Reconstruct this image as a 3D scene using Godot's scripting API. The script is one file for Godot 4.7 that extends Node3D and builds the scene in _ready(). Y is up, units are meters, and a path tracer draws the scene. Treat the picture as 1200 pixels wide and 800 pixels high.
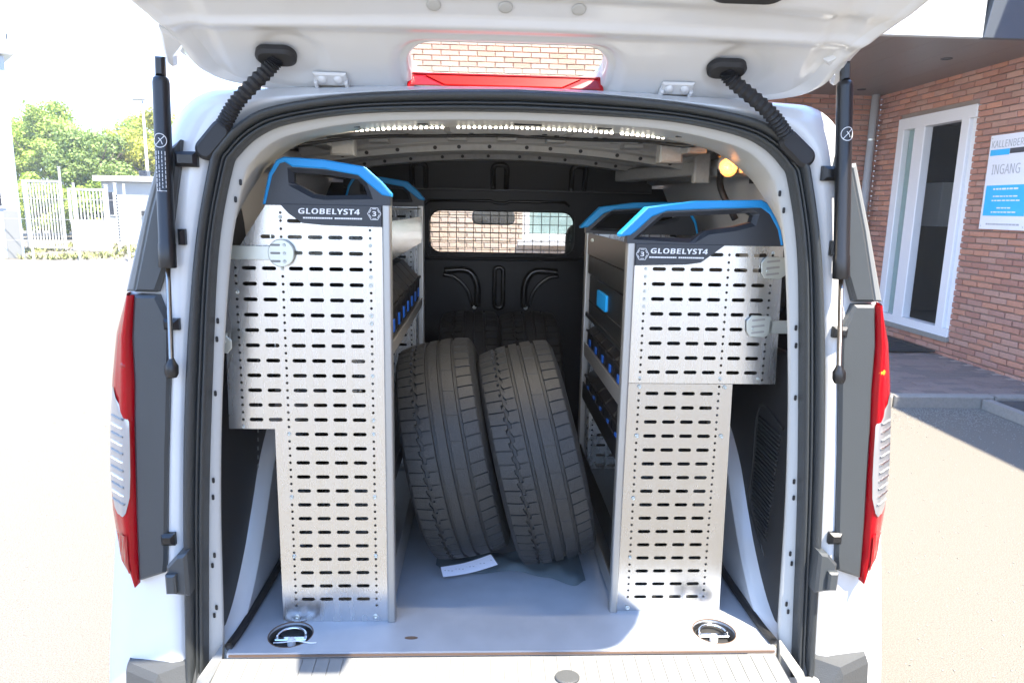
extends Node3D
# Rear of a white panel van with open tailgate and two racks of shelving, in the yard of a brick building.
# y up, metres; the van stands on the ground (y = 0), its rear opening lies in the plane z = 0, its nose points to -z.

class MB:
	var st := SurfaceTool.new()
	var xf := Transform3D.IDENTITY
	var colour := false
	func _init() -> void:
		st.begin(Mesh.PRIMITIVE_TRIANGLES)
		st.set_smooth_group(-1)
	func smooth(on: bool) -> void:
		st.set_smooth_group(0 if on else -1)
	func tri(a: Vector3, b: Vector3, c: Vector3) -> void:
		st.add_vertex(xf * a)
		st.add_vertex(xf * c)
		st.add_vertex(xf * b)
	func quad(a: Vector3, b: Vector3, c: Vector3, d: Vector3) -> void:
		tri(a, b, c)
		tri(a, c, d)
	func mesh() -> ArrayMesh:
		st.generate_normals()
		return st.commit()
	static func area(p: PackedVector2Array) -> float:
		var s := 0.0
		for i in p.size():
			s += p[i].cross(p[(i + 1) % p.size()])
		return s / 2.0
	static func inset(p: PackedVector2Array, d: float) -> PackedVector2Array:
		var r := PackedVector2Array()
		var n := p.size()
		for i in n:
			var a := (p[i] - p[(i + n - 1) % n]).normalized()
			var b := (p[(i + 1) % n] - p[i]).normalized()
			var na := Vector2(-a.y, a.x)
			var nb := Vector2(-b.y, b.x)
			r.append(p[i] + (na + nb) / maxf(0.4, 1.0 + na.dot(nb)) * d)
		return r
	func cap(p: PackedVector2Array, z: float, up: bool) -> void:
		var ix := Geometry2D.triangulate_polygon(p)
		for i in range(0, ix.size(), 3):
			var a := p[ix[i]]
			var b := p[ix[i + 1]]
			var c := p[ix[i + 2]]
			if ((b - a).cross(c - a) > 0.0) == up:
				tri(Vector3(a.x, a.y, z), Vector3(b.x, b.y, z), Vector3(c.x, c.y, z))
			else:
				tri(Vector3(a.x, a.y, z), Vector3(c.x, c.y, z), Vector3(b.x, b.y, z))
	func band(p: PackedVector2Array, z0: float, q: PackedVector2Array, z1: float) -> void:
		for i in p.size():
			var j := (i + 1) % p.size()
			quad(Vector3(p[i].x, p[i].y, z0), Vector3(p[j].x, p[j].y, z0), Vector3(q[j].x, q[j].y, z1), Vector3(q[i].x, q[i].y, z1))
	func prism(poly: PackedVector2Array, z0: float, z1: float, b := 0.0) -> void:
		var p := poly.duplicate()
		if area(p) < 0.0:
			p.reverse()
		if b > 0.0:
			var q := inset(p, b)
			cap(q, z0, false)
			band(q, z0, p, z0 + b)
			band(p, z0 + b, p, z1 - b)
			band(p, z1 - b, q, z1)
			cap(q, z1, true)
		else:
			cap(p, z0, false)
			band(p, z0, p, z1)
			cap(p, z1, true)
	func box(c: Vector3, s: Vector3, b := 0.0) -> void:
		var h := s / 2.0
		var keep := xf
		xf = xf * Transform3D(Basis.IDENTITY, c)
		prism(PackedVector2Array([Vector2(-h.x, -h.y), Vector2(h.x, -h.y), Vector2(h.x, h.y), Vector2(-h.x, h.y)]), -h.z, h.z, b)
		xf = keep
	func loft(rows: Array, closed := false) -> void:
		for i in rows.size() - 1:
			var a: PackedVector3Array = rows[i]
			var b: PackedVector3Array = rows[i + 1]
			var n := a.size()
			for j in (n if closed else n - 1):
				var k := (j + 1) % n
				quad(a[j], a[k], b[k], b[j])
	func tube(path: Array, r: float, n := 8, caps := true, r1 := -1.0) -> void:
		var rows := []
		var side := Vector3.ZERO
		var m := path.size()
		for i in m:
			var d: Vector3 = (path[mini(i + 1, m - 1)] - path[maxi(i - 1, 0)]).normalized()
			if side == Vector3.ZERO:
				side = d.cross(Vector3.UP if absf(d.y) < 0.9 else Vector3.RIGHT).normalized()
			side = (side - d * side.dot(d)).normalized()
			var up := d.cross(side)
			var row := PackedVector3Array()
			var rr := r if r1 < 0.0 else lerpf(r, r1, float(i) / (m - 1))
			for k in n:
				var t := TAU * k / n
				row.append(path[i] + (side * cos(t) + up * sin(t)) * rr)
			rows.append(row)
		loft(rows, true)
		if caps:
			for e in [0, m - 1]:
				var row: PackedVector3Array = rows[e]
				for k in range(1, n - 1):
					tri(row[0], row[k], row[k + 1])
	func lathe(prof: Array, n := 24) -> void:  # profile of (radius, height) about the y axis of xf
		var rows := []
		for p in prof:
			var row := PackedVector3Array()
			for k in n:
				var t := TAU * k / n
				row.append(Vector3(cos(t) * p[0], p[1], -sin(t) * p[0]))
			rows.append(row)
		loft(rows, true)
	func holecell(x0: float, y0: float, x1: float, y1: float, cx: float, cy: float, hw: float, r: float, z0: float, z1: float, m := 4) -> void:
		# a rectangular cell of a sheet with one round-ended slot punched through it
		var ins := PackedVector2Array()
		var outs := PackedVector2Array()
		for s in [1, -1]:
			for j in m + 1:
				var t := float(j) / m
				var a := -PI / 2 + PI * t
				ins.append(Vector2(cx + s * (hw + cos(a) * r), cy + s * sin(a) * r))
				var ox := x1 if s > 0 else x0
				var ya := y0 if s > 0 else y1
				var yb := y1 if s > 0 else y0
				if t < 0.25:
					outs.append(Vector2(lerpf(cx + s * hw, ox, t * 4), ya))
				elif t <= 0.75:
					outs.append(Vector2(ox, lerpf(ya, yb, t * 2 - 0.5)))
				else:
					outs.append(Vector2(lerpf(ox, cx + s * hw, t * 4 - 3), yb))
		var n := ins.size()
		for i in n:
			var k := (i + 1) % n
			quad(Vector3(outs[i].x, outs[i].y, z1), Vector3(outs[k].x, outs[k].y, z1), Vector3(ins[k].x, ins[k].y, z1), Vector3(ins[i].x, ins[i].y, z1))
			quad(Vector3(outs[k].x, outs[k].y, z0), Vector3(outs[i].x, outs[i].y, z0), Vector3(ins[i].x, ins[i].y, z0), Vector3(ins[k].x, ins[k].y, z0))
			quad(Vector3(ins[k].x, ins[k].y, z0), Vector3(ins[i].x, ins[i].y, z0), Vector3(ins[i].x, ins[i].y, z1), Vector3(ins[k].x, ins[k].y, z1))
	func sheet(outline: PackedVector2Array, cols: Array, y0: float, y1: float, za: float, zb: float) -> void:
		# a punched sheet: columns [x0, x1, pitch, phase, half width, radius]; radius 0 is plain
		for c in cols:
			if c[5] == 0.0:
				for p in Geometry2D.intersect_polygons(PackedVector2Array([Vector2(c[0], y0), Vector2(c[1], y0), Vector2(c[1], y1), Vector2(c[0], y1)]), outline):
					prism(p, za, zb)
				continue
			var k := floori((y0 - c[3]) / c[2]) - 1
			while true:
				var cy: float = c[3] + k * c[2]
				var lo := maxf(cy - c[2] / 2, y0)
				var hi := minf(cy + c[2] / 2, y1)
				k += 1
				if lo >= y1:
					break
				if hi <= y0:
					continue
				var cell := PackedVector2Array([Vector2(c[0], lo), Vector2(c[1], lo), Vector2(c[1], hi), Vector2(c[0], hi)])
				var whole: bool = lo < cy - c[5] and hi > cy + c[5]
				for q in cell:
					var inside := Geometry2D.is_point_in_polygon(q.lerp(Vector2((c[0] + c[1]) / 2, cy), 0.02), outline)
					whole = whole and inside
				if whole:
					holecell(c[0], lo, c[1], hi, (c[0] + c[1]) / 2, cy, c[4], c[5], za, zb)
				else:
					for p in Geometry2D.intersect_polygons(cell, outline):
						prism(p, za, zb)

var names := {}
var mt := {}
var rng := RandomNumberGenerator.new()

func uniq(parent: Node, called: String) -> String:
	var key := str(parent.get_instance_id()) + called
	var n: int = names.get(key, 0)
	names[key] = n + 1
	return called if n == 0 else "%s_%03d" % [called, n]

func thing(called: String, label: String, category: String, at: Vector3, group := "") -> Node3D:
	var o := Node3D.new()
	o.name = uniq(self, called)
	add_child(o, true)
	o.position = at
	o.set_meta("label", label)
	o.set_meta("category", category)
	if group:
		o.set_meta("group", group)
	return o

func put(parent: Node, called: String, mesh: Mesh, m: Material) -> MeshInstance3D:
	# vertices are given in the scene's axes; a part hangs under its thing's base
	var o := MeshInstance3D.new()
	o.mesh = mesh
	o.material_override = m
	o.name = uniq(parent, called)
	parent.add_child(o, true)
	if parent is Node3D and parent.get_parent() == self and not parent is MeshInstance3D:
		o.position = -(parent as Node3D).position
	return o

func part(parent: Node, called: String, mb: MB, m: Material) -> MeshInstance3D:
	return put(parent, called, mb.mesh(), m)

func struct(called: String, mb: MB, m: Material) -> MeshInstance3D:
	var o := put(self, called, mb.mesh(), m)
	o.set_meta("kind", "structure")
	return o

func copy(o: Node3D, called: String, at: Vector3, label := "") -> Node3D:
	var c: Node3D = o.duplicate()
	c.name = uniq(self, called)
	add_child(c, true)
	c.position = at
	if label:
		c.set_meta("label", label)
	return c

func box_of(c: Vector3, s: Vector3, b := 0.0) -> MB:
	var mb := MB.new()
	mb.box(c, s, b)
	return mb

func turned(at: Vector3, y := Vector3.UP, x := Vector3.RIGHT) -> Transform3D:
	# a frame whose y axis is y and whose x axis is close to x
	var yy := y.normalized()
	var zz := x.cross(yy).normalized()
	return Transform3D(Basis(yy.cross(zz), yy, zz), at)

func pv(list: Array) -> PackedVector2Array:
	var p := PackedVector2Array()
	for i in range(0, list.size(), 2):
		p.append(Vector2(list[i], list[i + 1]))
	return p

func curve(list: Array, sub := 6, closed := false) -> PackedVector2Array:
	# Catmull-Rom through the points
	var c := pv(list)
	var n := c.size()
	var p := PackedVector2Array()
	for i in (n if closed else n - 1):
		var a := c[(i - 1 + n) % n] if closed or i > 0 else c[0] * 2.0 - c[1]
		var d := c[(i + 2) % n] if closed or i + 2 < n else c[n - 1] * 2.0 - c[n - 2]
		for k in sub:
			p.append(c[i].cubic_interpolate(c[(i + 1) % n], a, d, float(k) / sub))
	if not closed:
		p.append(c[n - 1])
	return p

func path3(list: Array, sub := 6) -> Array:
	var n := list.size()
	var p := []
	for i in n - 1:
		var a: Vector3 = list[i - 1] if i > 0 else list[0] * 2.0 - list[1]
		var d: Vector3 = list[i + 2] if i + 2 < n else list[n - 1] * 2.0 - list[n - 2]
		for k in sub:
			p.append((list[i] as Vector3).cubic_interpolate(list[i + 1], a, d, float(k) / sub))
	p.append(list[n - 1])
	return p

func round_rect(cx: float, cy: float, w: float, h: float, r: float, n := 5) -> PackedVector2Array:
	var p := PackedVector2Array()
	for q in [[1, -1, -PI / 2], [1, 1, 0.0], [-1, 1, PI / 2], [-1, -1, PI]]:
		for k in n + 1:
			var a: float = q[2] + PI / 2 * k / n
			p.append(Vector2(cx + q[0] * (w / 2 - r) + cos(a) * r, cy + q[1] * (h / 2 - r) + sin(a) * r))
	return p

func ellipse(cx: float, cy: float, a: float, b: float, n := 24) -> PackedVector2Array:
	var p := PackedVector2Array()
	for k in n:
		p.append(Vector2(cx + cos(TAU * k / n) * a, cy + sin(TAU * k / n) * b))
	return p

# ---------------------------------------------------------------- materials
func noise_image(sd: int, freq: float, octaves: int, size: int) -> Image:
	var f := FastNoiseLite.new()
	f.noise_type = FastNoiseLite.TYPE_SIMPLEX_SMOOTH
	f.seed = sd
	f.frequency = freq
	f.fractal_octaves = octaves
	# a quarter picture mirrored both ways joins itself without a seam
	var q := f.get_image(size / 2, size / 2)
	var im := Image.create_empty(size, size, false, q.get_format())
	for i in 4:
		var part_ := q.duplicate()
		if i % 2:
			part_.flip_x()
		if i / 2:
			part_.flip_y()
		im.blit_rect(part_, Rect2i(0, 0, size / 2, size / 2), Vector2i((i % 2) * size / 2, (i / 2) * size / 2))
	return im

func tone_texture(sd: int, freq: float, octaves: int, size: int, a: Color, b: Color, power := 1.0) -> ImageTexture:
	var src := noise_image(sd, freq, octaves, size).get_data()
	var step := src.size() / (size * size)
	var bytes := PackedByteArray()
	bytes.resize(size * size * 3)
	for i in size * size:
		var c := a.lerp(b, pow(src[i * step] / 255.0, power)).linear_to_srgb()
		bytes[i * 3] = c.r8
		bytes[i * 3 + 1] = c.g8
		bytes[i * 3 + 2] = c.b8
	return ImageTexture.create_from_image(Image.create_from_data(size, size, false, Image.FORMAT_RGB8, bytes))

func bump_texture(sd: int, freq: float, octaves: int, size: int, strength: float) -> ImageTexture:
	var im := noise_image(sd, freq, octaves, size)
	im.convert(Image.FORMAT_RGBA8)
	# wrap the picture before the slopes are taken, so that its edges join
	var wide := Image.create_empty(size * 2, size * 2, false, Image.FORMAT_RGBA8)
	for i in 2:
		for j in 2:
			wide.blit_rect(im, Rect2i(0, 0, size, size), Vector2i(i * size, j * size))
	wide.bump_map_to_normal_map(strength)
	return ImageTexture.create_from_image(wide.get_region(Rect2i(size / 2, size / 2, size, size)))

func mat(called: String, c: Color, rough: float, metal := 0.0) -> StandardMaterial3D:
	var m := StandardMaterial3D.new()
	m.resource_name = called
	m.albedo_color = c.linear_to_srgb()
	m.albedo_color.a = c.a
	m.roughness = rough
	m.metallic = metal
	mt[called] = m
	return m

func grained(m: StandardMaterial3D, normal: Texture2D, scale: float, strength: float, tone: Texture2D = null) -> void:
	m.uv1_triplanar = true
	m.uv1_world_triplanar = true
	m.uv1_scale = Vector3.ONE * scale
	if normal:
		m.normal_enabled = true
		m.normal_texture = normal
		m.normal_scale = strength
	if tone:
		m.albedo_texture = tone

func glass(called: String, c: Color) -> StandardMaterial3D:
	var m := mat(called, c, 0.03)
	m.transparency = BaseMaterial3D.TRANSPARENCY_ALPHA
	return m

func glow(called: String, c: Color, e: float) -> StandardMaterial3D:
	var m := mat(called, Color(0.8, 0.8, 0.8), 0.4)
	m.emission_enabled = true
	m.emission = c.linear_to_srgb()
	m.emission_energy_multiplier = e
	return m

func make_materials() -> void:
	var fine := bump_texture(3, 0.06, 3, 256, 6.0)
	var coarse := bump_texture(5, 0.02, 5, 512, 9.0)
	var gravel_n := bump_texture(9, 0.11, 4, 512, 14.0)
	var wear := tone_texture(11, 0.012, 5, 512, Color(0.82, 0.82, 0.82), Color(1, 1, 1))
	var m: StandardMaterial3D
	m = mat("paint", Color(0.64, 0.65, 0.655), 0.28)
	m.clearcoat_enabled = true
	m.clearcoat = 0.6
	m.clearcoat_roughness = 0.06
	grained(m, null, 0.9, 0.0, tone_texture(29, 0.012, 6, 512, Color(0.93, 0.925, 0.915), Color(1, 1, 1)))
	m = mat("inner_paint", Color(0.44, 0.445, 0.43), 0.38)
	m = mat("skin_paint", Color(0.60, 0.60, 0.60), 0.5)
	m = mat("primer", Color(0.42, 0.42, 0.41), 0.5)
	grained(m, fine, 6.0, 0.12, wear)
	m = mat("rubber", Color(0.030, 0.034, 0.036), 0.45)
	grained(m, fine, 9.0, 0.25)
	m = mat("hose_rubber", Color(0.012, 0.012, 0.013), 0.6)
	m = mat("trim", Color(0.046, 0.052, 0.056), 0.40)
	grained(m, fine, 20.0, 0.10)
	m = mat("cover_trim", Color(0.016, 0.016, 0.0165), 0.55)
	grained(m, fine, 14.0, 0.3)
	m = mat("bumper", Color(0.055, 0.058, 0.06), 0.55)
	grained(m, fine, 14.0, 0.3)
	m = mat("strip_grey", Color(0.20, 0.205, 0.20), 0.45)
	m = mat("gas_black", Color(0.010, 0.010, 0.011), 0.32)
	m = mat("chrome_dark", Color(0.42, 0.36, 0.30), 0.2, 1.0)
	m = mat("chrome", Color(0.75, 0.75, 0.75), 0.15, 1.0)
	m = mat("alu", Color(0.66, 0.668, 0.675), 0.30, 1.0)
	m.roughness_texture = tone_texture(27, 0.011, 5, 512, Color(0.50, 0.50, 0.50), Color(1, 1, 1))
	grained(m, null, 1.0, 0.0)
	m.uv1_scale = Vector3(6.0, 1.2, 6.0)
	var dim_alu := m.duplicate() as StandardMaterial3D  # same aluminium, coloured darker to imitate a dimmer reflection on the lower plate
	dim_alu.albedo_color = Color(0.57, 0.575, 0.58).linear_to_srgb()
	dim_alu.roughness = 0.28
	mt["alu_dim_reflection"] = dim_alu
	m = mat("alu_post", Color(0.40, 0.40, 0.39), 0.45, 0.8)
	m = mat("alu_tray", Color(0.66, 0.68, 0.66), 0.22, 1.0)
	m = mat("zinc", Color(0.60, 0.63, 0.59), 0.40, 0.85)
	m = mat("cap_plastic", Color(0.026, 0.031, 0.040), 0.42)
	grained(m, fine, 14.0, 0.15)
	m = mat("blue_plastic", Color(0.001, 0.25, 0.62), 0.5)
	m = mat("bin_plastic", Color(0.006, 0.006, 0.007), 0.55)
	m.metallic_specular = 0.3
	m = mat("case_plastic", Color(0.009, 0.010, 0.010), 0.38)
	m = mat("print_white", Color(0.75, 0.76, 0.77), 0.5)
	m = mat("label_blue", Color(0.006, 0.08, 0.40), 0.4)
	m = mat("tyre_shaded", Color(0.007, 0.007, 0.0075), 0.7)  # rear tyres: the deep shade by the bulkhead is painted into the rubber
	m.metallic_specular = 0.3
	m = mat("tyre", Color(0.0155, 0.0168, 0.0172), 0.62)
	grained(m, fine, 10.0, 0.35, tone_texture(23, 0.02, 6, 512, Color(0.62, 0.60, 0.58), Color(1, 1, 1)))
	m = mat("bulkhead", Color(0.003, 0.003, 0.0035), 0.40)
	m.metallic_specular = 0.35
	m = mat("bulkhead_field", Color(0.014, 0.015, 0.016), 0.4)
	m = mat("bulkhead_bead", Color(0.003, 0.003, 0.0035), 0.22)
	m = mt["bulkhead"]
	grained(m, fine, 8.0, 0.06)
	m = mat("floor_board", Color(0.35, 0.375, 0.41), 0.40)
	grained(m, null, 1.3, 0.0, tone_texture(21, 0.015, 6, 512, Color(0.86, 0.865, 0.87), Color(1, 1, 1)))
	m = mat("ply_edge", Color(0.12, 0.075, 0.05), 0.7)
	m = mat("sill", Color(0.185, 0.187, 0.182), 0.5)
	m = mat("red_lens", Color(0.36, 0.003, 0.008), 0.16)
	m.metallic_specular = 0.35
	m = mat("red_dark", Color(0.28, 0.004, 0.008), 0.2)
	m = mat("red_bright", Color(0.52, 0.010, 0.008), 0.3)
	m.metallic_specular = 0.25
	m = mat("pale_mortar", Color(0.46, 0.36, 0.27), 0.95)
	m = mat("clear_lens", Color(0.36, 0.36, 0.37), 0.10, 0.5)
	m.clearcoat_enabled = true
	m = mat("reflector", Color(0.85, 0.85, 0.85), 0.12, 1.0)
	m = mat("amber", Color(0.9, 0.35, 0.03), 0.2)
	m = glass("tailgate_glass", Color(0.05, 0.10, 0.07, 0.16))
	m = glass("cab_glass", Color(0.10, 0.16, 0.13, 0.14))
	m = glass("house_glass", Color(0.30, 0.42, 0.40, 0.75))
	m = mat("cab_dark", Color(0.018, 0.018, 0.019), 0.7)
	m = mat("paper", Color(0.72, 0.72, 0.80), 0.6)
	m = mat("cloth", Color(0.09, 0.12, 0.135), 0.8)
	grained(m, fine, 20.0, 0.4)
	# outdoors
	m = mat("ground", Color(1, 1, 1), 0.92)
	grained(m, gravel_n, 2.6, 0.32, tone_texture(31, 0.05, 5, 1024, Color(0.118, 0.106, 0.086), Color(0.235, 0.215, 0.178)))
	var speck := tone_texture(33, 0.16, 2, 512, Color(0.50, 0.50, 0.50), Color(1.0, 1.0, 1.0), 0.5)
	m.detail_enabled = true
	m.detail_blend_mode = BaseMaterial3D.BLEND_MODE_MUL
	m.detail_albedo = speck
	m.detail_uv_layer = BaseMaterial3D.DETAIL_UV_2
	m.uv2_triplanar = true
	m.uv2_world_triplanar = true
	m.uv2_scale = Vector3.ONE * 3.1
	m = mat("mortar", Color(0.36, 0.29, 0.24), 0.95)
	grained(m, gravel_n, 3.0, 0.6)
	var k := 0
	for c in [Color(0.45, 0.215, 0.150), Color(0.385, 0.185, 0.135), Color(0.49, 0.235, 0.155), Color(0.41, 0.220, 0.170), Color(0.46, 0.26, 0.195)]:
		m = mat("brick_%d" % k, c, 0.9)
		grained(m, coarse, 5.0, 0.6, wear)
		k += 1
	k = 0
	for c in [Color(0.58, 0.45, 0.34), Color(0.55, 0.42, 0.31), Color(0.62, 0.48, 0.36), Color(0.56, 0.43, 0.34), Color(0.60, 0.47, 0.37)]:
		m = mat("pale_brick_%d" % k, c, 0.9)
		grained(m, coarse, 5.0, 0.6, wear)
		k += 1
	m = mat("brick_tinted", Color(1, 1, 1), 0.9)
	m.vertex_color_use_as_albedo = true
	grained(m, coarse, 5.0, 0.6)
	for i in 3:
		m = mat("paver_%d" % i, [Color(0.205, 0.155, 0.135), Color(0.235, 0.18, 0.155), Color(0.175, 0.14, 0.125)][i], 0.92)
		grained(m, coarse, 6.0, 0.7, wear)
	m = mat("kerb", Color(0.27, 0.255, 0.225), 0.9)
	grained(m, coarse, 4.0, 0.5, wear)
	m = mat("asphalt", Color(0.075, 0.073, 0.070), 0.95)
	m = mat("dark_fascia", Color(0.07, 0.085, 0.105), 0.5)
	m = mat("light_fascia", Color(0.50, 0.53, 0.54), 0.5)
	m = mt["asphalt"]
	grained(m, gravel_n, 2.5, 0.9)
	m = mat("doormat", Color(0.018, 0.018, 0.019), 0.95)
	grained(mt["asphalt"], gravel_n, 2.5, 0.9)
	m = mat("white_paint", Color(0.78, 0.79, 0.80), 0.45)
	m = mat("soffit", Color(0.155, 0.135, 0.12), 0.35)
	m = mat("soffit_dark", Color(0.03, 0.03, 0.03), 0.5)
	m = mat("pipe_grey", Color(0.42, 0.43, 0.44), 0.45)
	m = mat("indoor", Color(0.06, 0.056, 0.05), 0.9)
	m = mat("sign_white", Color(0.80, 0.82, 0.86), 0.4)
	m = mat("sign_cyan", Color(0.03, 0.48, 0.86), 0.4)
	m = mat("sign_dark", Color(0.05, 0.055, 0.065), 0.4)
	m = mat("sign_grey", Color(0.42, 0.43, 0.45), 0.5)
	m = mat("cladding", Color(0.36, 0.42, 0.50), 0.5)
	m = mat("window_dark", Color(0.03, 0.035, 0.045), 0.12)
	m = mat("hut_white", Color(0.50, 0.51, 0.50), 0.6)
	m = mat("gate_white", Color(0.46, 0.47, 0.47), 0.5)
	m = mat("wire", Color(0.35, 0.35, 0.35), 0.5, 0.5)
	m = mat("bark", Color(0.09, 0.065, 0.045), 0.95)
	for i in 4:
		m = mat("leaf_%d" % i, Color(1, 1, 1), 0.6)
		m.vertex_color_use_as_albedo = true
		m.backlight_enabled = true
		m.backlight = Color(0.8, 0.8, 0.5)
	m = mat("grass", Color(1, 1, 1), 0.8)
	m.vertex_color_use_as_albedo = true
	m.backlight_enabled = true
	m.backlight = Color(0.4, 0.4, 0.3)
	glow("led", Color(1.0, 0.90, 0.72), 7.0)
	glow("warm_bulb", Color(1.0, 0.45, 0.12), 0.28)
	m = glass("bulb_glass", Color(0.9, 0.75, 0.55, 0.16))

func M(called: String) -> StandardMaterial3D:
	return mt[called]

# ---------------------------------------------------------------- the place
func _ready() -> void:
	rng.seed = 7
	# camera: a wide lens at chest height behind the van, tipped down about ten degrees
	var cam := Camera3D.new()
	cam.name = "camera"
	cam.transform = Transform3D(Basis(Vector3(0.998908, 0.019269, 0.042572), Vector3(-0.010997, 0.982373, -0.186606), Vector3(-0.045417, 0.185934, 0.981512)).orthonormalized(), Vector3(-0.07, 1.58, 1.49))
	cam.keep_aspect = Camera3D.KEEP_HEIGHT
	cam.fov = 51.46
	cam.near = 0.02
	cam.far = 900.0
	add_child(cam)
	cam.current = true
	var env := Environment.new()
	env.background_mode = Environment.BG_SKY
	var sky := Sky.new()
	var sm := ProceduralSkyMaterial.new()
	sm.sky_top_color = Color(0.50, 0.67, 0.94)
	sm.sky_horizon_color = Color(0.86, 0.93, 1.0)
	sm.sky_curve = 0.22
	sm.ground_bottom_color = Color(0.5, 0.48, 0.45)
	sm.ground_horizon_color = Color(0.8, 0.8, 0.78)
	sm.sun_angle_max = 20.0
	sky.sky_material = sm
	env.sky = sky
	env.tonemap_mode = Environment.TONE_MAPPER_LINEAR
	env.tonemap_exposure = 4.35
	env.sdfgi_enabled = true
	env.ssao_enabled = true
	env.ssil_enabled = true
	env.fog_enabled = true
	env.fog_density = 0.002
	env.fog_light_color = Color(0.93, 0.96, 1.0)
	var we := WorldEnvironment.new()
	we.name = "sky"
	we.environment = env
	add_child(we)
	var sun := DirectionalLight3D.new()
	sun.name = "sun"
	sun.light_energy = 1.6
	sun.light_color = Color(1.0, 0.96, 0.89)
	sun.light_angular_distance = 0.5
	sun.shadow_enabled = true
	add_child(sun)
	sun.look_at_from_position(Vector3.ZERO, -Vector3(0.26, 1.0, 0.42), Vector3.UP)

	make_materials()
	make_ground()
	make_brick_building()
	make_front_house()
	make_van()
	make_left_rack()
	make_right_rack()
	make_rack_contents()
	make_tyres()
	make_left_yard()
	make_trees()

func make_ground() -> void:
	var g := MB.new()
	g.quad(Vector3(-400, 0, 100), Vector3(400, 0, 100), Vector3(400, 0, -420), Vector3(-400, 0, -420))
	struct("ground", g, M("ground"))
	# raised pavement at the entrance: a bed with the paving stones as pieces, and its kerb stones
	var p := MB.new()
	p.box(Vector3(3.75, 0.046, -5.88), Vector3(2.5, 0.092, 3.52))
	var bed := struct("pavement", p, M("mortar"))
	var pm := MB.new()
	pm.box(Vector3.ZERO, Vector3(0.198, 0.05, 0.098), 0.0)
	var paver_mesh: ArrayMesh = bevel_block(0.196, 0.05, 0.096, 0.006)
	var rest := []
	var count := 0
	for r in range(0, 34):
		for c in range(-1, 13):
			var x := 2.62 + c * 0.2 + (0.1 if r % 2 else 0.0)
			var z := -4.22 - r * 0.1
			if x > 4.86 or x < 2.5:
				continue
			var at := Vector3(x, 0.0765 + rng.randf_range(-0.002, 0.002), z)
			var b := Basis.from_euler(Vector3(rng.randf_range(-0.012, 0.012), rng.randf_range(-0.01, 0.01), rng.randf_range(-0.008, 0.008)))
			if x > 3.2 and z > -6.6 and count < 300:
				count += 1
				var o := put(bed, "paver", paver_mesh, M("paver_%d" % rng.randi_range(0, 2)))
				o.transform = Transform3D(b, at)
			else:
				rest.append(Transform3D(b, at))
	var mm := multi(bed, "pavers", paver_mesh, M("paver_0"), rest)
	mm.set_meta("kind", "stuff")
	var kn := 0
	for i in 3:
		var o := put(bed, "kerb_stone", bevel_block(0.86, 0.115, 0.1, 0.012), M("kerb"))
		o.position = Vector3(2.95 + i * 0.87, 0.045, -4.12)
		kn += 1
	# lower grey strip along the wall, towards the viewer
	var s := MB.new()
	s.box(Vector3(4.57, 0.035, 1.0), Vector3(0.72, 0.07, 10.1))
	var strip := struct("path", s, M("asphalt"))
	for i in 10:
		var o := put(strip, "kerb_stone", bevel_block(0.08, 0.08, 0.99, 0.01), M("kerb"))
		o.position = Vector3(4.165, 0.043, -3.56 + i * 1.0)
	# loose grit lying along the kerb and over the yard
	var grit: ArrayMesh = pebble()
	var spots := []
	for i in 9000:
		var x := rng.randf_range(-4.0, 4.1)
		var z := rng.randf_range(-7.0, 1.5)
		if rng.randf() < 0.35:
			x = rng.randf_range(2.3, 4.1)
			z = -4.06 + absf(rng.randfn(0.0, 0.30))
		if x > 2.4 and z < -4.06:
			continue
		var k := rng.randf_range(0.002, 0.006)
		spots.append(Transform3D(Basis.from_euler(Vector3(rng.randf() * TAU, rng.randf() * TAU, 0)).scaled(Vector3.ONE * k), Vector3(x, k * 0.3, z)))
	var gm := multi(self, "gravel", grit, M("kerb"), spots)
	gm.set_meta("kind", "stuff")
	gm.set_meta("label", "loose pale grit scattered over the yard and along the kerb")
	gm.set_meta("category", "gravel")

func bevel_block(l: float, h: float, w: float, b: float) -> ArrayMesh:
	# a brick-like block whose long upright edges and ends are eased (l along x, h up, w along z)
	var mb := MB.new()
	mb.box(Vector3.ZERO, Vector3(l, h, w), b)
	return mb.mesh()

func pebble() -> ArrayMesh:
	var mb := MB.new()
	var v := [Vector3(1, 0.1, 0), Vector3(-0.9, 0, 0.2), Vector3(0, 0.7, 0.1), Vector3(0.1, -0.7, 0), Vector3(0, 0.1, 0.9), Vector3(0.2, 0, -1)]
	for f in [[0, 2, 4], [4, 2, 1], [1, 2, 5], [5, 2, 0], [4, 3, 0], [1, 3, 4], [5, 3, 1], [0, 3, 5]]:
		mb.tri(v[f[0]], v[f[1]], v[f[2]])
	return mb.mesh()

func multi(parent: Node, called: String, mesh: Mesh, m: Material, list: Array, colours: Array = []) -> MultiMeshInstance3D:
	var mm := MultiMesh.new()
	mm.transform_format = MultiMesh.TRANSFORM_3D
	mm.use_colors = not colours.is_empty()
	mm.mesh = mesh
	mm.instance_count = list.size()
	for i in list.size():
		mm.set_instance_transform(i, list[i])
		if mm.use_colors:
			mm.set_instance_color(i, colours[i])
	var o := MultiMeshInstance3D.new()
	o.multimesh = mm
	o.material_override = m
	o.name = uniq(parent, called)
	parent.add_child(o, true)
	return o

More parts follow.
